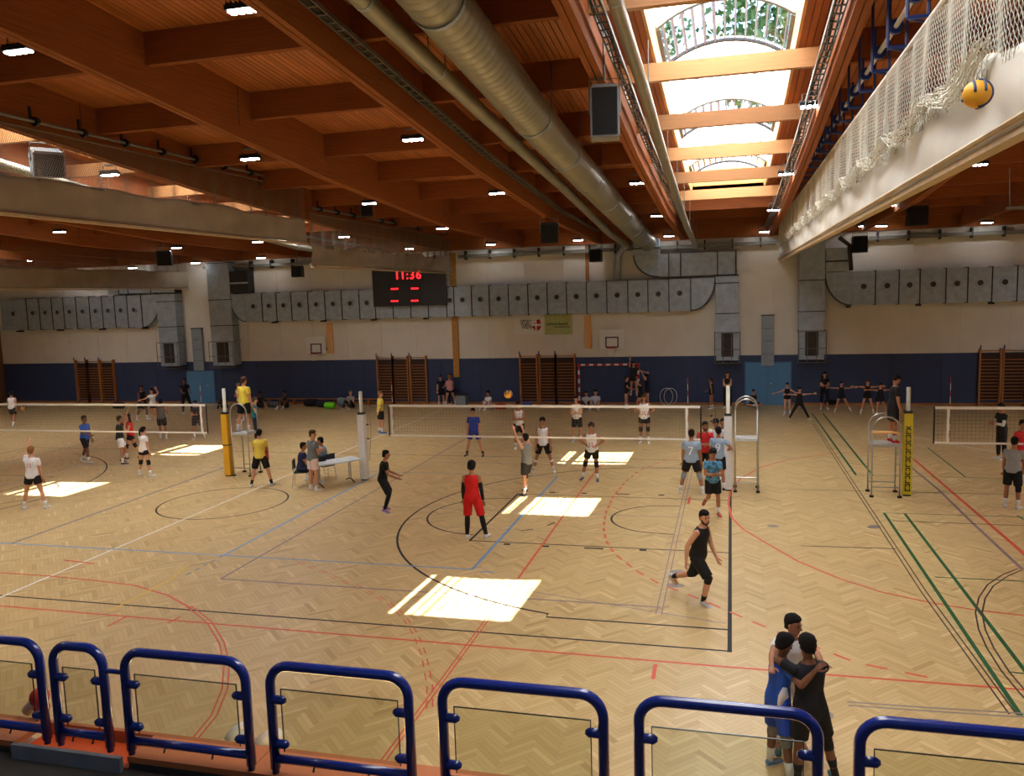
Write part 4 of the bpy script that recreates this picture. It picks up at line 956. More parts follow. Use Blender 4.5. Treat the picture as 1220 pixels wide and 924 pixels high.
o = MB().box(-.16, -.11, 0, .16, .11, .012).build('score_sheet', M['white']); o.location = (q[0]+.25, q[1]+.35, .737); o.rotation_euler = (0, 0, .9); tagmesh(o, 'white score sheet lying on the folding table', 'paper')

# ---- gallery, ledge, railing
YR = -15.4
g = MB().box(XL, -15.34, 0, XR, -15.16, 2.04).build('wall_gallery', M['wall']); g['kind'] = 'structure'
gf = MB().box(XL, -18.2, 1.95, XR, -15.34, 2.05).build('floor_gallery', M['dark_floor']); gf['kind'] = 'structure'
for k in range(6): MB().box(XL, -18.2-.9*(k+1), 1.75, XR, -18.2-.9*k, 2.3+.36*k).build('stand_step', M['dark_floor'], gf)
lt = thing('parapet_ledge', 'terracotta coloured board ledge under the blue railing', 'ledge', (12, -15.3, 2.1))
gx0, gx1 = W(33, 870, -15.3)[0], W(165, 890, -15.3)[0]
xs = [XL+14]; 
while xs[-1] < XR-1: xs.append(xs[-1]+2.4)
segs = [(a, b) for a, b in zip(xs[:-1], xs[1:])]
def led(a, b):
    if b-a > .05: part(MB().box(a+.004, -15.44, 2.12, b-.004, -15.07, 2.17), 'ledge_board', M['terracotta'], lt)
for a, b in segs:
    if b < gx0 or a > gx1: led(a, b)
    else: led(a, min(b, gx0)); led(max(a, gx1), b)
part(MB().box(gx0, -15.11, 2.0, gx1, -15.07, 2.17), 'front_board', M['terracotta'], lt); part(MB().box(gx0, -15.44, 2.055, gx1, -15.12, 2.07), 'trough', M['orange'], lt)
part(MB().box(gx0+.02, -15.50, 2.055, gx1-.02, -15.46, 2.18), 'grey_riser', M['grey_panel'], lt, label='grey metal panel closing the open trough')
part(MB().box(XL+14, -15.42, 2.055, gx0, -15.38, 2.118), 'dark_riser', M['dark_floor'], lt); part(MB().box(gx1, -15.42, 2.055, XR-1, -15.38, 2.118), 'dark_riser', M['dark_floor'], lt)
zt = 3.04; zbm = 2.29
def rail(label, xa, xb, posts=True):
    t = thing('railing_frame', label, 'railing', ((xa+xb)/2, YR, 2.17), 'blue tube railing frames with glass')
    R = .16; pts = [(xa, YR, zbm-.08), (xa, YR, zt-R)]+[(xa+R-R*math.cos(a), YR, zt-R+R*math.sin(a)) for a in np.linspace(0, math.pi/2, 8)][1:]
    pts += [(xb-R+R*math.sin(a), YR, zt-R+R*math.cos(a)) for a in np.linspace(0, math.pi/2, 8)]+[(xb, YR, zbm-.08)]
    part(MB().tube(pts, .038, 12), 'tube_frame', M['blue_rail'], t, True)
    part(MB().tube([(xa, YR, zbm), (xb, YR, zbm)], .034, 10), 'bottom_rail', M['blue_rail'], t, True)
    ga, gb, gz0, gz1 = xa+.085, xb-.085, zbm+.06, zt-.185
    part(MB().box(ga, YR-.004, gz0, gb, YR+.004, gz1), 'glass_pane', M['rail_glass'], t)
    e = MB(); e.box(ga, YR-.005, gz1-.004, gb, YR+.005, gz1+.002); e.box(gb-.004, YR-.005, gz0, gb+.002, YR+.005, gz1); e.box(ga-.002, YR-.005, gz0, ga+.004, YR+.005, gz1); part(e, 'glass_edge', M['glass_edge'], t)
    for x, s in ((xa, 1), (xb, -1)):
        for z in (gz1-.09, gz0+.06): part(MB().tube([(x, YR, z), (x+s*.10, YR, z), (x+s*.125, YR, z)], [.034, .034, .016], 10), 'glass_clamp', M['blue_rail'], t, True)
        part(MB().tube([(x, YR, 2.17), (x, YR, zbm)], .028, 10), 'foot_post', M['blue_rail'], t, True)
    for f in (.3, .7): x = xa+(xb-xa)*f; part(MB().tube([(x, YR, zbm), (x, YR-.03, zbm-.06)], .008, 5), 'fixing_pin', M['galv_dark'], t)
def rx(u, v): return float(W(u, v, YR)[0])
F_ = [(rx(52, 800)-1.2, rx(52, 800)-.03, 'blue railing frame cut off at the left edge of the picture'), (rx(60, 790)+.03, rx(128, 810)-.03, 'narrow blue railing frame, second from the left'),
      (rx(145, 800)+.03, rx(298, 830)-.03, 'blue railing frame, third from the left, above the open trough end'), (rx(318, 820)+.03, rx(492, 850)-.03, 'blue railing frame, fourth from the left'),
      (rx(523, 850)+.03, rx(724, 870)-.03, 'blue railing frame in the bottom centre'), (rx(756, 880)+.03, rx(980, 900)-.03, 'blue railing frame in front of the hugging players'),
      (rx(1018, 900)+.03, rx(1018, 900)+1.18, 'blue railing frame at the bottom right corner')]
for xa, xb, lb in F_: rail(lb, xa, xb)
lk = MB().tube([(F_[1][1], YR, 2.86), (F_[2][0], YR, 2.86)], .02, 8).build('gate_latch', M['blue_rail']); tagmesh(lk, 'short blue latch tube joining the second and third railing frames', 'latch')
# things standing on the floor just beyond the ledge
def cone(label, u0, v0, u1, v1, r0, r1, m, y=-14.2, cap=None):
    a, b = W(u0, v0, y), W(u1, v1, y); t = thing('flask' if cap else 'rolled_towel', label, 'bottle' if cap else 'towel', a)
    part(MB().tube([a, a+(b-a)*.8, b], [r0, r0*.9, r1], 12), 'body', m, t, True)
    if cap: d = (b-a)/np.linalg.norm(b-a); part(MB().tube([b, b+d*.05], r1*1.1, 10), 'cap', cap, t, True)
t = None
def sitter_prop(): pass
cone('pale grey bottle on the floor below the third railing frame', 274, 886, 288, 866, .12, .05, M['bottle'], -11.55, cap=M['white'])
cone('sunlit white rolled towel beside the pale bottle behind the railing', 310, 888, 333, 872, .12, .06, M['white'], -11.55)
a = W(33, 846, -15.06); t = thing('flask', 'red and white bottle lying behind the left railing frames', 'bottle', a)
b = W(47, 830, -15.06); part(MB().tube([a, b], [.055, .05], 12), 'body', M['white'], t, True); part(MB().sphere(tuple(b), .085, 12, 8), 'red_cap', M['red'], t, True)
c2 = W(50, 843, -15.06); part(MB().sphere(tuple(c2), .07, 10, 8), 'red_base', M['red'], t, True)

# ---- trees outside above the rooflights
def tree(label, x, y, h, seed):
    rs = np.random.RandomState(seed); t = thing('tree', label, 'tree', (x, y, 0)); part(MB().tube([(x, y, 0), (x+.4, y, h*.5), (x, y+.3, h*.85)], [.5, .35, .12], 10), 'trunk', M['bark'], t, True)
    n = 2600; c = np.array([x, y, h*.78]); P = rs.normal(size=(n, 3)); P /= np.linalg.norm(P, axis=1)[:, None]; P = c+P*(rs.rand(n, 1)**.4)*np.array([4.5, 4.0, h*.25]); P += rs.normal(size=(n, 3))*.5
    mb = MB()
    for p in P:
        a = rs.normal(size=3); a /= np.linalg.norm(a); b = np.cross(a, rs.normal(size=3)); b /= np.linalg.norm(b); s = .32
        mb.add([p-a*s, p-b*s*.5, p+a*s, p+b*s*.5], [(0, 1, 2, 3)])
    part(mb, 'foliage', M['leaf'], t, kind='stuff')
tree('green tree outside, seen through the right part of the clear rooflight', 17.5, 32, 26, 1)
tree('smaller green tree outside, farther back behind the rooflight', 7.0, 48, 30, 2)
# ================================================================ PEOPLE
V3 = lambda *a: np.array(a, float)
def nrm(v): v = np.array(v, float); return v/np.linalg.norm(v)
ARM = {'hang': ((.16, .02, -1), (.06, .22, -1)), 'swing': ((.16, .4, -1), (.0, .9, -.6)), 'back': ((.22, -.45, -1), (.05, -.1, -1)), 'hip': ((.75, -.35, -.8), (-.75, .45, -.35)),
       'cross': ((.10, .30, -.95), (-.80, .62, .10)), 'fwd': ((.12, .45, -.85), (-.1, 1, -.25)), 'ready': ((.2, .35, -.9), (-.05, .9, -.45)), 'up': ((.12, .35, 1), (-.05, .15, 1)), 'reach': ((.2, .55, .8), (-.1, .35, .95)),
       'spread': ((1, .05, .08), (1, .1, .05)), 'out': ((.9, .1, -.55), (.9, .2, -.2)), 'wave': ((.75, .1, -.2), (.15, .2, 1)), 'behind': ((.18, -.3, -1), (-.45, -.25, -.8)), 'lap': ((.12, .5, -.85), (-.3, .9, -.15)),
       'head': ((.85, .1, .45), (-.5, -.1, .8)), 'floor': ((.35, -.5, -.85), (.1, -.2, -1)), 'hug': ((.55, .75, .15), (-.75, .65, .12)), 'hold': ((.2, .45, -.85), (-.55, .8, .25))}
LEG = {'st': ((.09, .02, -1), (.04, -.05, -1)), 'wide': ((.28, .0, -1), (.24, -.05, -1)), 'very': ((.55, .0, -1), (.5, -.02, -1)), 'fwd': ((.05, .42, -1), (.02, .05, -1)), 'bk': ((.05, -.28, -1), (.02, -.5, -1)),
       'lift': ((.05, .12, -1), (.02, -1, -.35)), 'bend': ((.14, .45, -1), (.05, -.35, -1)), 'sit': ((.16, 1, -.02), (.02, .12, -1)), 'knee': ((.22, .8, .75), (.05, .5, -.95)), 'flat': ((.25, 1, -.02), (.05, 1, -.06)), 'cross': ((.75, .7, .0), (-.85, .25, -.05)), 'kneel': ((.12, .55, -.5), (.0, -1, -.03)), 'run': ((.02, .75, -1), (.0, -.25, -1)), 'runb': ((.05, -.42, -1), (.0, -1, -.35)), 'x': ((-.06, .1, -1), (-.04, -.02, -1))}
SKIN = {'l': (206, 150, 118), 'm': (170, 116, 86), 'd': (122, 80, 58), 'a': (192, 142, 106)}
HAIR = {'k': (22, 18, 18), 'b': (74, 48, 32), 'g': (120, 112, 104), 'n': (132, 92, 52)}
QUEUE = []
class Rig: pass
def rig(H, arms, legs, lean, side, hyaw, hpit, build, pelz, female):
    s = H/1.76; R = Rig(); R.s = s; R.b = build
    R.P = V3(0, 0, 0); tl, ts = math.radians(lean), math.radians(side)
    up = nrm((math.sin(ts), math.sin(tl), math.cos(tl)*math.cos(ts))); fw = nrm(V3(0, 1, 0)-up*up[1]); rt = np.cross(fw, up)
    R.up, R.fw, R.rt = up, fw, rt
    sp = lambda h, y=0: up*h*s+fw*y*s
    R.sp = sp
    R.neck = sp(.515); R.hc = R.neck+nrm(up+V3(0, -.12*math.sin(tl)*0, .3))*.165*s+fw*.015*s
    sw = (.150 if female else .172)*s*(0.5+0.5*build)
    R.sh = {}; R.el = {}; R.wr = {}; R.hd = {}
    for sd, nm in ((-1, 0), (1, 1)):
        a = arms[nm]; a = ARM[a] if isinstance(a, str) else a
        sh = sp(.432)+rt*sd*sw; M3 = np.stack([rt, fw, up], 1)*0+np.eye(3)
        u = nrm((a[0][0]*sd, a[0][1], a[0][2])); f = nrm((a[1][0]*sd, a[1][1], a[1][2]))
        if lean and a[0][2] < -.3: pass
        R.sh[sd] = sh; R.el[sd] = sh+u*.285*s; R.wr[sd] = R.el[sd]+f*.25*s; R.hd[sd] = f
    R.hip = {}; R.kn = {}; R.an = {}; R.ft = {}
    for sd, nm in ((-1, 0), (1, 1)):
        l = legs[nm]; l = LEG[l] if isinstance(l, str) else l
        hp = rt*sd*.09*s+up*(-.02*s); t_ = nrm((l[0][0]*sd, l[0][1], l[0][2])); h_ = nrm((l[1][0]*sd, l[1][1], l[1][2]))
        R.hip[sd] = hp; R.kn[sd] = hp+t_*.43*s; R.an[sd] = R.kn[sd]+h_*.42*s
        fd = V3(.18*sd, 1, 0); fd = nrm(fd-h_*np.dot(fd, h_)) if abs(h_[1]) > .75 or True else fd
        R.ft[sd] = fd
    low = min(min(R.an[sd][2]-.085*s, (R.an[sd]+R.ft[sd]*.18*s)[2]-.05*s) for sd in (-1, 1))
    dz = -low if pelz is None else pelz
    if pelz is None: cx, cy = [(R.an[-1][i]+R.an[1][i])/2 for i in (0, 1)] if legs[0] not in ('lift', 'runb') and legs[1] not in ('lift', 'runb') else [(R.an[-1][i]*.5+R.an[1][i]*.5) for i in (0, 1)]
    else: cx = cy = 0
    off = V3(-cx, -cy, dz); R.off = off
    R.P = R.P+off; R.neck = R.neck+off; R.hc = R.hc+off
    for d in (R.sh, R.el, R.wr, R.hip, R.kn, R.an):
        for k in d: d[k] = d[k]+off
    hy, hp_ = math.radians(hyaw), math.radians(hpit)
    R.hf = nrm((math.sin(hy)*math.cos(hp_), math.cos(hy)*math.cos(hp_), math.sin(hp_))); R.hr = nrm(np.cross(R.hf, (0, 0, 1))); R.hu = np.cross(R.hr, R.hf)
    return R
def loft(mb, centers, xr, yr, rt, fw, n=14, m=0):
    vs = []
    for c, a, b in zip(centers, xr, yr):
        for j in range(n): t = 2*math.pi*j/n; vs.append(c+rt*math.cos(t)*a+fw*math.sin(t)*b)
    k = len(centers); fs = [(i*n+j, i*n+(j+1) % n, (i+1)*n+(j+1) % n, (i+1)*n+j) for i in range(k-1) for j in range(n)]
    fs += [tuple(range(n-1, -1, -1)), tuple(range((k-1)*n, k*n))]; mb.add(vs, fs, m)
TORSO = [(-.10, .10, .09), (-.05, .155, .11), (.02, .168, .118), (.10, .150, .108), (.19, .138, .102), (.28, .152, .112), (.37, .166, .118), (.42, .160, .108), (.455, .130, .095), (.49, .090, .078), (.53, .058, .060)]
def torso(mb, R, g, lo=-.1, hi=.53, fem=False, flare=0.0):
    s, b = R.s, R.b; C_, X, Y = [], [], []
    hs = sorted(set([lo, hi]+[t[0] for t in TORSO if lo < t[0] < hi]))
    for h in hs:
        a = np.interp(h, [t[0] for t in TORSO], [t[1] for t in TORSO]); d = np.interp(h, [t[0] for t in TORSO], [t[2] for t in TORSO])
        if fem: a *= (.93 if h > .1 else 1.04)
        fl_ = flare*max(0, (.25-h))
        C_.append(R.P+R.up*h*s); X.append((a*s*b+g+fl_)); Y.append((d*s*b+g+fl_))
    loft(mb, C_, X, Y, R.rt, R.fw)
def limb(mb, p, q, r0, r1, bulge=0.0, n=10, t0=0.0, t1=1.0, g=0.0):
    p, q = np.array(p), np.array(q); pts, rr = [], []
    for i in range(5):
        t = t0+(t1-t0)*i/4; pts.append(p+(q-p)*t); rr.append(r0+(r1-r0)*t+bulge*math.sin(math.pi*min(1, t*1.15))**1+g)
    mb.tube(pts, rr, n)
def hand(mb, w, d, sd, s, curl=.35, palm=None, n=5):
    d = nrm(d); side = nrm(np.cross(d, (0, 1, 0.01))) if abs(d[1]) < .9 else nrm(np.cross(d, (0, 0, 1)))
    nrmv = np.cross(side, d)
    if palm is not None: nrmv = nrm(palm); side = nrm(np.cross(d, nrmv))
    c = w+d*.05*s
    mb.tube([w-d*.02*s, w+d*.02*s, c, w+d*.088*s, w+d*.10*s], [.022*s, .03*s, .040*s, .038*s, .025*s], 8, ell=[(1, 1), (1, .7), (1, .45), (1, .4), (1, .35)], side=side)
    L = [.066, .078, .072, .055]
    for k in range(4):
        o = (k-1.5)*.0185*s; b = w+d*.085*s+side*o; l = L[k]*s; pts = [b-d*.02*s]; dd = d.copy(); cur = b
        pts.append(cur)
        for q in range(3): dd = nrm(dd+nrmv*curl*(.6+.3*q)); cur = cur+dd*l*(.42, .33, .25)[q]; pts.append(cur)
        mb.tube(pts, [.0095*s, .0095*s, .009*s, .008*s, .006*s], n)
    th = w+d*.03*s+side*(-.028)*s; t1 = nrm(d*.7-side*.75+nrmv*.3)
    mb.tube([th-t1*.01*s, th+t1*.03*s, th+t1*.055*s+d*.012*s, th+t1*.07*s+d*.03*s], [.013*s, .012*s, .010*s, .007*s], n)
def head_parts(mb, R):
    s = R.s; c = R.hc; f, r, u = R.hf, R.hr, R.hu
    rows = [(-.118, .028, .030, .052), (-.105, .048, .050, .030), (-.075, .062, .074, .014), (-.035, .070, .088, .004), (.005, .074, .094, 0), (.045, .076, .096, -.004), (.08, .068, .086, -.008), (.105, .046, .060, -.010), (.118, .018, .024, -.010)]
    loft(mb, [c+u*h*s+f*o*s for h, a, b, o in rows], [a*s for h, a, b, o in rows], [b*s for h, a, b, o in rows], r, f, 16)
def face_extra(mb, R):
    """nose, ears, brow, lips and eyes kept crisp"""
    s = R.s; c = R.hc; f, r, u = R.hf, R.hr, R.hu
    mb.tube([c+f*.088*s+u*.018*s, c+f*.104*s-u*.010*s, c+f*.113*s-u*.028*s, c+f*.090*s-u*.036*s], [.007*s, .010*s, .014*s, .008*s], 6, m=0)
    for sd in (-1, 1):
        e = c+r*sd*.074*s-f*.004*s; mb.tube([e-u*.030*s, e+r*sd*.008*s-u*.005*s, e+r*sd*.006*s+u*.026*s], [.008*s, .014*s, .010*s], 6, m=0, ell=[(1, .6)]*3)
        ey = c+f*.084*s+r*sd*.031*s+u*.004*s; mb.sphere(ey, .0125*s, 8, 6, m=1, sc=(1, 1, .7)); 
        mb.tube([c+f*.086*s+r*sd*.048*s+u*.024*s, c+f*.094*s+r*sd*.030*s+u*.029*s, c+f*.096*s+r*sd*.014*s+u*.025*s], .0045*s, 4, m=1)
    mb.tube([c+f*.083*s-r*.024*s-u*.062*s, c+f*.094*s-u*.060*s, c+f*.083*s+r*.024*s-u*.062*s], .006*s, 5, m=2)
def hair_parts(mb, R, kind):
    s = R.s; c = R.hc; f, r, u = R.hf, R.hr, R.hu
    rows = [(-.062, .046, .040, -.054), (-.04, .064, .056, -.042), (-.015, .075, .066, -.034), (.01, .081, .078, -.026), (.035, .084, .088, -.019), (.06, .085, .096, -.012), (.085, .081, .098, -.007), (.105, .070, .088, -.006), (.122, .052, .066, -.008), (.134, .026, .036, -.010)]
    k = 1.0 if kind != 'thick' else 1.13
    loft(mb, [c+u*h*s*(k if h > 0 else 1)+f*o*s for h, a, b, o in rows], [a*s*k for h, a, b, o in rows], [b*s*k for h, a, b, o in rows], r, f, 20)
    if kind == 'pony': mb.tube([c-f*.08*s+u*.05*s, c-f*.14*s+u*.03*s, c-f*.15*s-u*.08*s, c-f*.13*s-u*.20*s], [.028*s, .034*s, .032*s, .010*s], 8)
    if kind == 'bun': mb.sphere(c-f*.10*s+u*.07*s, .042*s, 10, 8)
    if kind == 'long':
        for sd in (-1, -.4, .4, 1): mb.tube([c+r*sd*.06*s-f*.03*s+u*.04*s, c+r*sd*.08*s-f*.05*s-u*.08*s, c+r*sd*.07*s-f*.06*s-u*.24*s, c+r*sd*.05*s-f*.06*s-u*.36*s], [.04*s, .045*s, .045*s, .02*s], 8)
def qmesh(name, mb, parent, mats, vox, smooth_it=3, extra=None, kind=None):
    """union the overlapping lofts of a body or garment into one continuous skin"""
    me = bpy.data.meshes.new(name); me.from_pydata([tuple(v) for v in mb.v], [], mb.f); o = bpy.data.objects.new(name, me); COL.objects.link(o); o.parent = parent
    md = o.modifiers.new('r', 'REMESH'); md.mode = 'VOXEL'; md.voxel_size = vox; md.use_smooth_shade = True
    sm = o.modifiers.new('s', 'SMOOTH'); sm.factor = .5; sm.iterations = smooth_it
    QUEUE.append((o, mats, extra)); return o
def person(label, loc, face, H=1.78, arms=('hang', 'hang'), legs=('st', 'st'), lean=3, side=0, hyaw=0, hpit=-4, skin='l', hair=('k', 'short'), shirt=(200, 200, 200), sleeve=.5, shorts=(24, 24, 28), leg=.75,
           socks=((230, 230, 230), .35), shoes=(225, 225, 228), pads=None, ik=None, build=1.0, pelz=None, fem=False, vox=.020, num=None, z=0.0, cap=None, extra=None, tank=False, sleeves2=None, shirt_lo=-.07, curl=.35, tights=None):
    R = rig(H, arms, legs, lean, side, hyaw, hpit, build, pelz, fem); s = R.s
    if hasattr(loc, '__len__') and len(loc) == 2: loc = (loc[0], loc[1], z)
    t = thing('person', label, 'person', (loc[0], loc[1], z), rotz=-math.radians(face))
    if ik:
        ca, sa = math.cos(math.radians(face)), math.sin(math.radians(face))
        for sd, (tg, pole) in ik.items():
            w = V3(tg[0]-loc[0], tg[1]-loc[1], tg[2]-z); T = V3(w[0]*ca-w[1]*sa, w[0]*sa+w[1]*ca, w[2]); S = R.sh[sd]; L1, L2 = .285*s, .25*s
            d = T-S; D = min(np.linalg.norm(d), (L1+L2)*.995); d = nrm(d); a = (L1*L1-L2*L2+D*D)/(2*D); h = math.sqrt(max(L1*L1-a*a, 1e-6))
            pv = V3(pole[0]*ca-pole[1]*sa, pole[0]*sa+pole[1]*ca, pole[2]); pv = nrm(pv-d*np.dot(pv, d)); R.el[sd] = S+d*a+pv*h; R.wr[sd] = S+d*D; R.hd[sd] = nrm(nrm(R.wr[sd]-R.el[sd])+V3(0, 0, -.1))
    sk = C(SKIN[skin], .55); lip = C(tuple(int(c*.8) for c in SKIN[skin]), .5); hk = C(HAIR[hair[0]], .95)
    far = vox > .024
    b = MB(); torso(b, R, 0, fem=fem); head_parts(b, R); b.tube([R.neck-R.up*.05*s, R.neck+R.up*.02*s, R.hc-R.hu*.06*s], [.062*s, .052*s, .052*s], 12)
    for sd in (-1, 1):
        b.sphere(R.sh[sd], .056*s*build, 10, 8); limb(b, R.sh[sd], R.el[sd], .052*s*build, .040*s*build, .004*s); b.sphere(R.el[sd], .040*s*build, 8, 6); limb(b, R.el[sd], R.wr[sd], .041*s*build, .027*s, .006*s)
        b.sphere(R.hip[sd], .088*s*build, 10, 8); limb(b, R.hip[sd], R.kn[sd], .088*s*build, .056*s, .004*s); b.sphere(R.kn[sd], .055*s, 10, 8); limb(b, R.kn[sd], R.an[sd], .052*s, .036*s, .012*s)
        a = R.an[sd]; d = R.ft[sd]; b.tube([a, a+d*.05*s-V3(0, 0, .03*s), a+d*.14*s-V3(0, 0, .05*s)], [.036*s, .034*s, .026*s], 8)
        b.sphere(R.wr[sd], .028*s, 8, 6)
    ex = MB(); 
    for sd in (-1, 1): hand(ex, R.wr[sd], R.hd[sd], sd, s*1.02, curl, n=4 if far else 6)
    if not far or True: face_extra(ex, R)
    qmesh('body', b, t, [sk, M['eye'], lip], vox, 3, ex)
    # clothes
    if shirt is not None:
        c = MB(); torso(c, R, .014*s, lo=shirt_lo, hi=.50 if not tank else .47, fem=fem, flare=.05*s)
        for sd in (-1, 1):
            if sleeve > 0: c.sphere(R.sh[sd], .064*s*build, 10, 8); limb(c, R.sh[sd], R.el[sd], .064*s*build, .058*s*build, 0, t1=min(sleeve, 1) if sleeve <= 1 else 1)
            else: c.sphere(R.sh[sd]*.72+R.neck*.28+R.up*(-.01*s), .052*s*build, 10, 8)
            if sleeve > 1: c.sphere(R.el[sd], .052*s, 8, 6); limb(c, R.el[sd], R.wr[sd], .052*s*build, .040*s, 0, t1=.95)
        qmesh('shirt', c, t, [C(shirt) if not isinstance(shirt, bpy.types.Material) else shirt], vox*.9, 2)
    if sleeves2:
        for sd in (-1, 1):
            if sd in sleeves2[1]:
                c = MB(); limb(c, R.sh[sd], R.el[sd], .060*s*build, .047*s*build, 0, t0=.35); c.sphere(R.el[sd], .047*s, 8, 6); limb(c, R.el[sd], R.wr[sd], .047*s, .034*s, 0, t1=.9); part(c, 'arm_sleeve', C(sleeves2[0]), t, True, local=True)
    if shorts is not None:
        c = MB(); torso(c, R, .012*s, lo=-.11, hi=.06, fem=fem)
        for sd in (-1, 1):
            c.sphere(R.hip[sd], .103*s*build, 10, 8); g = .016*s if leg > 1 else .022*s
            limb(c, R.hip[sd], R.kn[sd], .092*s*build+g, (.064*s+g*1.5) if leg <= 1 else .072*s, 0, t1=min(leg, 1.0), n=12)
            if leg > 1: c.sphere(R.kn[sd], .072*s, 8, 6); limb(c, R.kn[sd], R.an[sd], .070*s, .050*s, .006*s, t1=leg-1)
        qmesh('shorts' if leg <= 1 else 'trousers', c, t, [C(shorts)], vox*.9, 2)
    for sd in (-1, 1):
        a, k, d = R.an[sd], R.kn[sd], R.ft[sd]; sh_ = nrm(k-a); dn = -sh_
        if tights is not None:
            c = MB(); limb(c, R.kn[sd], a, .060*s, .043*s, .012*s, t0=0, t1=1); c.sphere(R.kn[sd], .062*s, 10, 8); part(c, 'leggings', C(tights), t, True, local=True)
        elif socks and leg <= 1.01:
            c = MB(); h = socks[1]; c.tube([a-sh_*.02*s, a+sh_*.42*s*h*.5, a+sh_*.42*s*h], [.042*s, .044*s, (.046+.014*min(h*2, 1))*s], 10); part(c, 'sock', C(socks[0]), t, True, local=True)
        if pads and sd in pads[1]:
            c = MB(); th = nrm(R.hip[sd]-k); c.tube([k-nrm(k-a)*.09*s, k-nrm(k-a)*.04*s, k+V3(0, .008*s, 0), k+th*.05*s, k+th*.09*s], [.062*s, .068*s, .070*s, .070*s, .068*s], 12); part(c, 'knee_pad', C(pads[0]), t, True, local=True)
        if shoes is not None:
            c = MB(); up_ = nrm(sh_ if abs(np.dot(sh_, (0, 0, 1))) < .97 else (0, 0, 1)); sd_ = nrm(np.cross(d, up_))
            base = a-up_*.048*s
            pts = [base-d*.062*s, base-d*.05*s, base+d*.0*s, base+d*.07*s, base+d*.14*s, base+d*.185*s, base+d*.20*s]; dz = [.0, .006, .012, .0, -.010, -.016, -.020]
            pts = [p+up_*q*s for p, q in zip(pts, dz)]
            c.tube(pts, [.020*s, .042*s, .050*s, .044*s, .034*s, .026*s, .010*s], 10, ell=[(1, .9), (1, .85), (1, .8), (.9, .98), (.85, 1.25), (.8, 1.3), (.8, 1.3)], side=up_)
            sol = MB(); sp_ = [a-up_*.080*s+d*q*s for q in (-.062, -.02, .06, .14, .20)]; sol.tube(sp_, [.030*s, .040*s, .040*s, .046*s, .022*s], 10, ell=[(.22, 1)]*5, side=up_)
            so_ = part(c, 'shoe', C(shoes, .5), t, True, local=True)
            part(sol, 'sole', M['white'] if sum(shoes) < 500 else C((200, 200, 205)), so_, True, local=True)
    hb = MB()
    if hair[1] != 'bald':
        hair_parts(hb, R, hair[1]); jr = random.Random(hash(label) % 9973 if False else len(label)*7); hb.v = [tuple(c_+jr.uniform(-.006, .006)*s for c_ in v_) for v_ in hb.v]; part(hb, 'hair', hk, t, True, local=True)
    if hair[1] == 'beard' or (len(hair) > 2):
        bd_ = MB(); c0 = R.hc; bd_.tube([c0+R.hr*sx*.070*s-R.hu*.03*s+R.hf*.02*s for sx in (-1,)]+[c0-R.hr*.05*s-R.hu*.085*s+R.hf*.048*s, c0-R.hu*.104*s+R.hf*.072*s, c0+R.hr*.05*s-R.hu*.085*s+R.hf*.048*s]+[c0+R.hr*.070*s-R.hu*.03*s+R.hf*.02*s], [.010*s, .020*s, .024*s, .020*s, .010*s], 8); part(bd_, 'beard', hk, t, True, local=True)
    if cap is not None:
        cm = MB(); c0 = R.hc+R.hu*.055*s; loft(cm, [c0, c0+R.hu*.03*s, c0+R.hu*.065*s, c0+R.hu*.088*s], [.090*s, .090*s, .072*s, .02*s], [.104*s, .104*s, .082*s, .02*s], R.hr, R.hf, 14); cm.box(0, 0, 0, .001, .001, .001)
        cm.tube([c0+R.hf*.06*s+R.hu*.01*s, c0+R.hf*.16*s], [.07*s, .045*s], 10, ell=[(1, .14), (1, .14)], side=R.hr); part(cm, 'cap', C(cap), t, True, local=True)
    if num:
        txt, colr, side_, size, hgt = num
        yv = -(.118*s*build+.036*s) if side_ == 'b' else (.118*s*build+.036*s)
        pos = R.P+R.up*hgt*s+R.fw*yv; tl = math.radians(lean)
        o = text(txt, 'shirt_number', size, C(colr), t, tuple(pos), (math.pi/2-tl, 0, 0) if side_ == 'b' else (math.pi/2+tl, 0, math.pi), .004)
    if extra: extra(t, R)
    return t, R
WH, BK, LB = (226, 226, 228), (24, 24, 28), (150, 172, 196)
def g2(u, v): q = G(u, v); return (q[0], min(q[1], 20.5))
def hold_flag(t, R):
    w = R.wr[-1]+R.hd[-1]*.08; part(MB().tube([w+V3(0, .0, .18), w+V3(0, .1, -.75)], .014, 6), 'flag_stick', M['black'], t, local=True)
def white_panel_side(col):
    def f(t, R):
        for sd in (-1, 1): 
            m = MB(); k = R.P+R.rt*sd*.155*R.s*R.b; m.tube([k+R.up*.0, k+R.up*.2*R.s-R.rt*sd*.02*R.s, k+R.up*.38*R.s], [.032, .030, .02], 8, ell=[(.5, 1.6)]*3, side=R.rt); part(m, 'side_panel', C(col), t, True, local=True)
    return f
def stripe_leg(col):
    def f(t, R):
        for sd in (-1, 1):
            m = MB(); a, b = R.hip[sd]+R.rt*sd*.095*R.s, R.kn[sd]+R.rt*sd*.075*R.s; m.tube([a, a+(b-a)*.7], [.03, .03], 6, ell=[(.5, 1)]*2, side=R.rt); part(m, 'side_stripe', C(col), t, True, local=True)
    return f
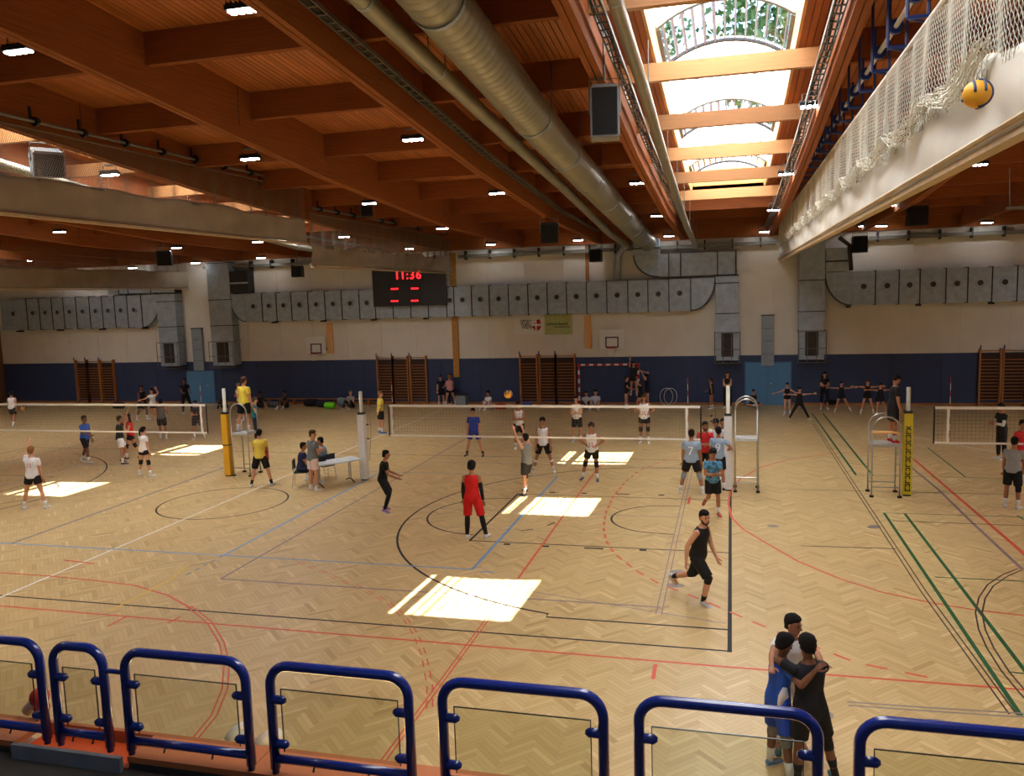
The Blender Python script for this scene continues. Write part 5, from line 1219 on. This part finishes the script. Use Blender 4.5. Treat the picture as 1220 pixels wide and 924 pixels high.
# ---- left court
person('man in white tank top and black shorts at the far left behind the left net', g2(16, 508), -20, 1.78, shirt=WH, sleeve=0, tank=True, arms=('hang', 'back'), legs=('fwd', 'bk'), skin='m', hyaw=-30, vox=.026)
person('man in white T-shirt with one arm raised by the leftmost sunlit patch', g2(42, 606), -15, 1.86, shirt=WH, sleeve=.55, arms=(((.1, .6, .7), (.05, .5, .9)), 'hang'), legs=('wide', 'wide'), hair=('n', 'short'), leg=.5, num=('13', (200, 130, 130), 'b', .16, .30), vox=.018)
person('man in blue T-shirt walking right under the left net', g2(102, 551), 90, 1.80, shirt=(44, 92, 190), sleeve=.6, arms=('hang', 'fwd'), legs=('bk', 'fwd'), skin='d', leg=.85, vox=.022)
person('man in black T-shirt and white shorts with a black side, seen from behind', g2(146, 552), 40, 1.80, shirt=(30, 30, 32), sleeve=.55, arms=('out', 'reach'), legs=('bend', 'wide'), shorts=WH, skin='m', shoes=(60, 60, 66), extra=stripe_leg(BK), vox=.022)
person('woman in red T-shirt with black knee pads among the left court players', g2(160, 546), -130, 1.76, shirt=(206, 30, 40), sleeve=.5, arms=('out', 'out'), legs=('fwd', 'bk'), hair=('k', 'long'), shorts=(44, 26, 26), leg=.45, pads=(BK, (-1, 1)), shoes=(40, 40, 70), fem=True, vox=.022)
person('woman in white T-shirt with ponytail and black knee pads, seen from behind', g2(173, 567), 15, 1.72, shirt=WH, sleeve=.5, arms=('hang', 'hang'), legs=('wide', 'wide'), hair=('k', 'pony'), leg=.35, pads=(BK, (-1, 1)), fem=True, sleeves2=(BK, (-1,)), num=('8', (180, 150, 160), 'b', .16, .30), vox=.02)
person('dark-skinned man in black tank top walking near the back wall at left', g2(170, 500), 110, 1.80, shirt=BK, sleeve=0, tank=True, arms=('hang', 'swing'), legs=('fwd', 'bk'), skin='d', vox=.03)
person('woman in white shirt with elbows raised behind the left net', g2(187, 503), 180, 1.72, shirt=WH, sleeve=.4, arms=('head', 'out'), legs=('st', 'bk'), hair=('k', 'pony'), fem=True, num=('5', (60, 60, 70), 'f', .2, .3), leg=.4, vox=.03)
person('man in grey top bending behind the left net tape', g2(195, 523), -30, 1.76, shirt=(90, 88, 88), sleeve=0, tank=True, arms=('fwd', 'fwd'), legs=('fwd', 'st'), lean=14, skin='m', vox=.026)
person('man in black shirt and dark cap standing before the light blue door', g2(224, 492), 130, 1.88, shirt=BK, sleeve=.5, arms=('fwd', 'fwd'), legs=('wide', 'st'), skin='d', cap=(60, 50, 46), leg=1.9, shorts=BK, vox=.03)
person('boy in black shirt and shorts at the right end of the left net', g2(238, 522), 150, 1.66, shirt=(30, 30, 34), sleeve=.5, arms=('hang', 'cross'), legs=('wide', 'st'), skin='m', vox=.026)
person('umpire in yellow shirt standing on the left stand, seen from behind', (-1.54, 3.62), 10, 1.86, z=1.445, shirt=(232, 208, 76), sleeve=.55, arms=('hang', 'hang'), legs=('wide', 'st'), hair=('b', 'short'), leg=.8, build=1.08, vox=.019)
person('grey-haired man in white shirt and black shorts standing behind the left umpire', g2(288, 500), 200, 1.86, shirt=(230, 230, 230), sleeve=.4, arms=('hang', 'cross'), hair=('g', 'short'), vox=.028)
person('player in teal shirt with both arms spread behind the left umpire stand', g2(305, 524), 60, 1.82, shirt=(26, 110, 124), sleeve=.55, arms=('out', 'out'), legs=('wide', 'st'), hair=('b', 'short'), shorts=(28, 36, 58), leg=1.95, vox=.024)
person('line judge in yellow and white shirt seen from behind, holding something red', g2(312, 579), -15, 1.84, shirt=(226, 204, 84), sleeve=.55, arms=('cross', 'cross'), legs=('wide', 'wide'), hair=('k', 'short'), leg=.85, socks=(BK, .3), build=1.03, extra=lambda t, R: (white_panel_side((224, 224, 224))(t, R), part(MB().box(.17, -.02, .80, .22, .2, 1.14), 'red_flag', M['red'], t, local=True)), vox=.018)
person('man in grey T-shirt and pale pink shorts standing with arms folded at the table', g2(374, 584), 30, 1.86, shirt=(112, 118, 120), sleeve=.5, arms=('cross', 'cross'), legs=('st', 'st'), hair=('b', 'short'), shorts=(226, 206, 202), leg=.72, hyaw=50, socks=(WH, .2), build=1.05, vox=.018)
person('man in navy T-shirt sitting on the dark green chair', (CH1[0], CH1[1]), 70, 1.78, shirt=(34, 42, 78), sleeve=.5, arms=('lap', 'lap'), legs=('sit', 'sit'), pelz=.56, lean=8, shorts=(30, 34, 58), leg=1.9, skin='m', vox=.02)
person('man in light blue shirt sitting behind the white folding table', (CH2[0], CH2[1]), -110, 1.80, shirt=(134, 178, 210), sleeve=.6, arms=('lap', 'hold'), legs=('sit', 'sit'), pelz=.56, lean=10, shorts=(120, 134, 150), leg=1.9, skin='m', vox=.02)
person('line judge in yellow shirt with a black flag stick beyond the left white post', g2(454, 516), 45, 1.82, shirt=(228, 210, 84), sleeve=.55, arms=('hang', 'behind'), legs=('st', 'st'), hair=('n', 'short'), hyaw=35, leg=.8, shoes=(30, 110, 190), extra=hold_flag, vox=.024)
# ---- middle court
person('man all in black crouching slightly right of the left white post', g2(459, 609), 70, 1.74, shirt=(18, 18, 20), sleeve=.6, arms=('ready', 'ready'), legs=('bend', 'bend'), lean=10, leg=.95, tights=(18, 18, 20), shoes=(150, 120, 190), skin='m', vox=.018)
person('player in red sleeveless kit over black sleeves and tights, seen from behind', g2(568, 641), 0, 1.86, shirt=(206, 30, 30), sleeve=0, arms=('hang', 'hang'), legs=('st', 'wide'), hair=('k', 'thick'), shorts=(206, 28, 28), leg=.95, tights=(22, 22, 26), sleeves2=((24, 24, 34), (-1, 1)), shirt_lo=-.12, skin='m', vox=.016, extra=stripe_leg((30, 24, 24)))
person('player in blue kit facing the camera behind the middle net', g2(566, 543), 180, 1.78, shirt=(34, 64, 168), sleeve=.55, arms=('hang', 'hang'), legs=('wide', 'wide'), shorts=(40, 66, 150), leg=.7, shoes=(40, 42, 60), socks=((40, 40, 50), .25), vox=.022)
person('setter in grey sleeveless top reaching both arms up under the net', g2(626, 589), -60, 1.80, shirt=(124, 126, 124), sleeve=0, arms=(((.1, .5, .75), (.0, .35, 1)), ((.1, .6, .7), (.0, .45, .9))), legs=('st', 'fwd'), hpit=25, pads=((60, 60, 64), (1,)), shorts=(48, 46, 46), leg=.78, shoes=(70, 74, 84), vox=.018)
person('player in white tank top left of the sunlit strip, arms hanging', g2(648, 562), 170, 1.82, shirt=WH, sleeve=0, tank=True, arms=('hang', 'hang'), legs=('wide', 'wide'), skin='m', hair=('k', 'thick'), socks=(WH, .75), vox=.020)
person('player in white tank top number 11 with hands on hips before the net', g2(703, 572), 180, 1.80, shirt=WH, sleeve=0, tank=True, arms=('hip', 'hip'), legs=('st', 'wide'), skin='m', hair=('k', 'thick'), pads=(BK, (-1, 1)), leg=.6, shoes=(70, 84, 110), num=('11', (206, 80, 90), 'f', .17, .17), vox=.019)
person('player in white tank top holding his hands together, centre behind the net', g2(688, 526), 185, 1.80, shirt=WH, sleeve=0, tank=True, arms=('cross', 'cross'), legs=('st', 'st'), skin='l', leg=.85, vox=.024)
person('player in white tank top with arms folded, behind the setter', g2(619, 534), 165, 1.78, shirt=WH, sleeve=0, tank=True, arms=('cross', 'cross'), legs=('st', 'st'), skin='m', vox=.024)
person('player in white tank top with hands on hips behind the right end of the net', g2(768, 527), 180, 1.84, shirt=WH, sleeve=0, tank=True, arms=('hip', 'hip'), legs=('st', 'st'), skin='m', hair=('b', 'short'), pads=(BK, (-1, 1)), leg=.5, build=1.05, num=('10', (206, 80, 90), 'f', .16, .16), vox=.024)
person('player in light blue shirt number 7 seen from behind', g2(824, 588), 5, 1.86, shirt=LB, sleeve=.55, arms=('hang', 'hang'), legs=('wide', 'wide'), skin='m', pads=((150, 160, 172), (-1, 1)), leg=.7, num=('7', (236, 238, 242), 'b', .34, .24), build=1.12, vox=.018)
person('player in light blue shirt number 9 with hand on hip, seen from behind', g2(856, 584), 5, 1.84, shirt=LB, sleeve=.55, arms=('hang', 'hip'), legs=('st', 'st'), skin='m', leg=.8, num=('9', (236, 238, 242), 'b', .32, .24), shoes=(50, 54, 64), vox=.018)
person('player in red shirt with arms folded facing the light blue players', g2(840, 574), 170, 1.84, shirt=(200, 44, 44), sleeve=.5, arms=('cross', 'cross'), skin='m', hair=('k', 'short', 'beard'), vox=.02)
person('dark-haired player in white top beside the red-shirted player', g2(854, 569), 200, 1.82, shirt=(220, 220, 224), sleeve=.5, skin='m', hair=('k', 'thick'), hyaw=-30, hpit=-12, vox=.02)
person('player half hidden behind number 9, dark hair and white shirt', g2(862, 567), 190, 1.80, shirt=(206, 212, 220), sleeve=.5, skin='m', vox=.022)
libero = mat('libero_shirt', (74, 136, 170), .7, var=.9, scale=11)
person('libero in patterned blue shirt standing on one leg, knee bent back', g2(849, 612), 172, 1.74, shirt=libero, sleeve=.55, arms=('cross', 'cross'), legs=('st', 'lift'), skin='m', hair=('k', 'thick'), leg=.8, shoes=(190, 60, 60), hpit=-15, vox=.018)
person('bearded man in black sleeveless kit running to the right', g2(820, 713), 118, 1.86, shirt=(30, 28, 28), sleeve=0, arms=(((.2, .15, -1), (.05, .45, -1)), ((.45, -.55, -1), (.2, .05, -1))), legs=('runb', 'run'), lean=10, hyaw=25, hair=('k', 'short', 'beard'), shorts=(26, 25, 26), leg=.95, tights=None, pads=((28, 27, 28), (-1, 1)), shoes=(200, 200, 204), socks=(BK, .2), skin='l', vox=.014, build=1.02)
# ---- huddle at the front
HV = .012
person('hugging player in blue and white shirt with grey knee pads, nearest the left', (14.86, -11.0), 62, 1.70, shirt=(36, 84, 190), sleeve=.55, ik={1: ((15.22, -11.28, 1.46), (-.1, -1, -.9)), -1: ((15.02, -10.24, 1.36), (-1, .3, -.4))}, legs=('st', 'wide'), lean=6, hpit=-20, skin='d', hair=('k', 'thick'), shorts=(38, 70, 160), leg=.85, pads=((120, 118, 120), (-1, 1)), shoes=(110, 140, 190), socks=(WH, .4), vox=HV, shirt_lo=-.10, extra=lambda t, R: part(MB().tube([R.P+R.rt*.155-R.fw*.05-R.up*.02, R.P+R.rt*.152-R.fw*.03+R.up*.10, R.P+R.rt*.150-R.fw*.02+R.up*.2], [.05, .07, .03], 10, ell=[(.35, 1)]*3, side=R.rt), 'white_panel', C((226, 222, 224)), t, True, local=True))
person('tall hugging player in black T-shirt and shorts seen from behind at the front', (15.26, -11.14), -22, 1.79, shirt=(22, 22, 30), sleeve=.6, ik={-1: ((14.86, -10.70, 1.40), (-1, -.5, .05)), 1: ((15.24, -10.52, 1.26), (1, -.3, -.6))}, legs=('st', 'wide'), lean=5, hpit=-12, skin='d', hair=('k', 'thick'), shorts=(20, 20, 24), leg=.8, socks=(BK, .5), shoes=(60, 110, 120), pads=(BK, (1,)), vox=HV, build=1.04, shirt_lo=-.14)
person('hugging player in white shirt with short black hair behind the other two', (15.02, -10.38), 172, 1.80, shirt=(232, 230, 228), sleeve=.5, ik={1: ((14.76, -11.04, 1.34), (-1, .3, .25)), -1: ((15.34, -11.02, 1.40), (1, .3, 0))}, legs=('st', 'st'), lean=7, hyaw=-50, hpit=-5, skin='m', hair=('k', 'short'), shorts=(230, 222, 224), leg=.85, shoes=(50, 110, 116), socks=(WH, .3), vox=HV)
# ---- right court
person('umpire in black with red shoes standing on the right stand looking down', (18.52, 3.35), 80, 1.84, z=1.445, shirt=BK, sleeve=.6, arms=('hang', 'hang'), legs=('st', 'st'), lean=5, hpit=-35, leg=.85, socks=(WH, .28), shoes=(214, 28, 44), skin='m', vox=.016)
person('player all in black with a white arm sleeve behind the right net', g2(1193, 547), -110, 1.82, shirt=BK, sleeve=.5, arms=('cross', 'cross'), leg=1.9, shorts=BK, sleeves2=(WH, (-1, 1)), hyaw=20, hpit=-15, skin='m', vox=.02)
person('player in grey T-shirt and black shorts at the right edge, seen from behind', g2(1205, 605), 35, 1.82, shirt=(150, 152, 156), sleeve=.55, arms=('hang', 'fwd'), legs=('st', 'st'), pads=(BK, (1,)), skin='m', leg=.85, vox=.018)
person('player in red and white shirt behind the grey-shirted player at the right edge', g2(1214, 575), 150, 1.82, shirt=(206, 40, 50), sleeve=.5, arms=('hang', 'hang'), skin='m', extra=white_panel_side((230, 230, 230)), vox=.02)
# ---- back wall
FV = .032
def wallp(label, u, v, *a, **k): k.setdefault('vox', FV); return person(label, g2(u, v), *a, **k)
wallp('boy in black kit standing at the wall left of the yellow timber post', 526, 483, 150, 1.62, shirt=BK, arms=('hip', 'hang'))
wallp('woman in pink T-shirt with white socks beside the yellow timber post', 537, 484, -40, 1.70, shirt=(226, 160, 168), fem=True, hair=('n', 'pony'), socks=(WH, .5), leg=.35, arms=('cross', 'hang'), legs=('wide', 'wide'))
wallp('person in dark top half hidden behind the woman in pink', 543, 481, 200, 1.70, shirt=(40, 36, 46), arms=('cross', 'cross'), shorts=(34, 34, 44), leg=1.9)
sitk = dict(pelz=.14, legs=('knee', 'knee'), arms=('lap', 'lap'), lean=4, vox=FV)
person('person in dark clothes sitting at the wall right of the door', g2(311, 486), 170, 1.7, shirt=(40, 40, 50), shorts=(30, 30, 36), leg=1.9, skin='d', **sitk)
person('man in black tank top sitting on the floor by the wall with pale bundle', g2(341, 486), 190, 1.78, shirt=BK, sleeve=0, tank=True, skin='d', **sitk)
person('person sitting at the wall beside the light blue door, in dark top', g2(172, 488), 160, 1.6, shirt=(50, 44, 52), shorts=(34, 34, 40), leg=1.9, skin='d', **sitk)
person('person sitting in black at the wall right beside the light blue door', g2(268, 487), 170, 1.7, shirt=(34, 30, 34), shorts=(26, 26, 30), leg=1.9, skin='d', **sitk)
person('man in open dark jacket over white shirt sitting near the left white post', g2(419, 486), 185, 1.8, shirt=(150, 150, 146), shorts=(30, 32, 36), leg=1.9, hair=('g', 'short'), **sitk)
person('player in white sitting on the floor left of the ball, seen from the side', g2(583, 487), 210, 1.74, shirt=WH, shorts=(210, 210, 212), leg=.9, skin='m', **sitk)
person('child in white sitting on the wall floor, leftmost of the two under the goal', g2(699, 487), 180, 1.66, shirt=(190, 196, 206), shorts=(40, 40, 50), leg=1.9, **sitk)
person('child in white shirt sitting up taller, right of the two under the goal', g2(710, 487), 180, 1.8, shirt=(196, 200, 214), shorts=(120, 120, 126), leg=.9, **sitk)
wallp('dancer in black with arm held out, left of the group under the goal corner', 746, 486, 100, 1.60, shirt=BK, fem=True, hair=('b', 'bun'), arms=('hang', 'fwd'), leg=.3)
wallp('dancer with white collar reaching up in the middle of the goal corner group', 757, 482, 170, 1.72, shirt=(40, 36, 38), fem=True, arms=('out', 'reach'), leg=.4, hair=('k', 'long'), z=.55, legs=('st', 'bk'))
wallp('dancer in black on the right of the goal corner group, arm raised', 772, 486, -100, 1.66, shirt=BK, fem=True, hair=('k', 'long'), arms=('reach', 'hang'), leg=.3)
wallp('dancer in black supporting the reaching girl from below', 763, 487, -60, 1.40, shirt=BK, fem=True, hair=('b', 'bun'), arms=('up', 'hold'), legs=('bend', 'bend'), leg=.4)
wallp('girl in black walking left with arm back, near the right white post', 848, 487, -70, 1.50, shirt=BK, sleeve=0, tank=True, fem=True, hair=('b', 'pony'), arms=('back', 'swing'), leg=.3, skin='m')
wallp('woman in long black dress with folded arms left of the light blue double door', 867, 486, 190, 1.76, shirt=BK, sleeve=0, fem=True, hair=('b', 'long'), arms=('cross', 'cross'), leg=1.95, shorts=BK, build=1.04)
person('girl in black kneeling before the light blue double door', g2(897, 486), 160, 1.5, shirt=BK, hair=('b', 'short'), fem=True, pelz=.22, legs=('cross', 'cross'), arms=('floor', 'floor'), lean=6, vox=FV)
wallp('girl in black leotard with arms out before the light blue double door', 938, 494, 190, 1.46, shirt=BK, sleeve=0, fem=True, hair=('k', 'bun'), arms=('out', 'out'), leg=.15)
wallp('girl in black tights with feet wide apart and one arm stretched out', 952, 500, 170, 1.50, shirt=BK, sleeve=0, fem=True, hair=('k', 'bun'), arms=('spread', 'spread'), legs=('very', 'very'), leg=1.95, shorts=BK)
wallp('teacher in black standing with hands together before the dancing children', 982, 487, 180, 1.74, shirt=BK, fem=True, hair=('k', 'long'), arms=('cross', 'cross'), leg=1.5, shorts=BK)
wallp('child in black with both arms out level, right of the teacher', 1004, 491, 180, 1.42, shirt=BK, sleeve=0, fem=True, hair=('k', 'bun'), arms=('spread', 'spread'), legs=('very', 'wide'), leg=.3)
wallp('child in black with arms out, between two other dancing children', 1033, 492, 180, 1.52, shirt=BK, sleeve=0, fem=True, hair=('b', 'bun'), arms=('spread', 'spread'), legs=('wide', 'wide'), leg=.3)
wallp('child in black with arms out, nearest the umpire in red shoes', 1050, 496, 175, 1.46, shirt=BK, sleeve=0, fem=True, hair=('k', 'bun'), arms=('spread', 'spread'), legs=('wide', 'st'), leg=.35)

# ---- evaluate the queued skins in one pass
bpy.context.view_layer.update(); dg = bpy.context.evaluated_depsgraph_get()
for o, mats, extra in QUEUE:
    ev = o.evaluated_get(dg); me = bpy.data.meshes.new_from_object(ev)
    if extra is not None:
        nv = len(me.vertices); co = np.empty(nv*3, np.float32); me.vertices.foreach_get('co', co); co = co.reshape(-1, 3)
        nl = len(me.loops); li = np.empty(nl, np.int32); me.loops.foreach_get('vertex_index', li); ls = np.empty(len(me.polygons), np.int32); me.polygons.foreach_get('loop_start', ls)
        fl_i = [i+nv for f in extra.f for i in f]; st = []; a = nl
        for f in extra.f: st.append(a); a += len(f)
        m2 = bpy.data.meshes.new(o.name); m2.vertices.add(nv+len(extra.v)); m2.loops.add(nl+len(fl_i)); m2.polygons.add(len(ls)+len(st))
        m2.vertices.foreach_set('co', np.concatenate([co.reshape(-1), np.array(extra.v, np.float32).reshape(-1)])); m2.loops.foreach_set('vertex_index', np.concatenate([li, np.array(fl_i, np.int32)]))
        m2.polygons.foreach_set('loop_start', np.concatenate([ls, np.array(st, np.int32)])); m2.update(calc_edges=True)
        for mm in mats: m2.materials.append(mm)
        m2.polygons.foreach_set('material_index', np.concatenate([np.zeros(len(ls), np.int32), np.array(extra.m, np.int32)])); me = m2
    else:
        me.materials.clear()
        for mm in mats: me.materials.append(mm)
    me.polygons.foreach_set('use_smooth', [True]*len(me.polygons)); o.modifiers.clear(); o.data = me
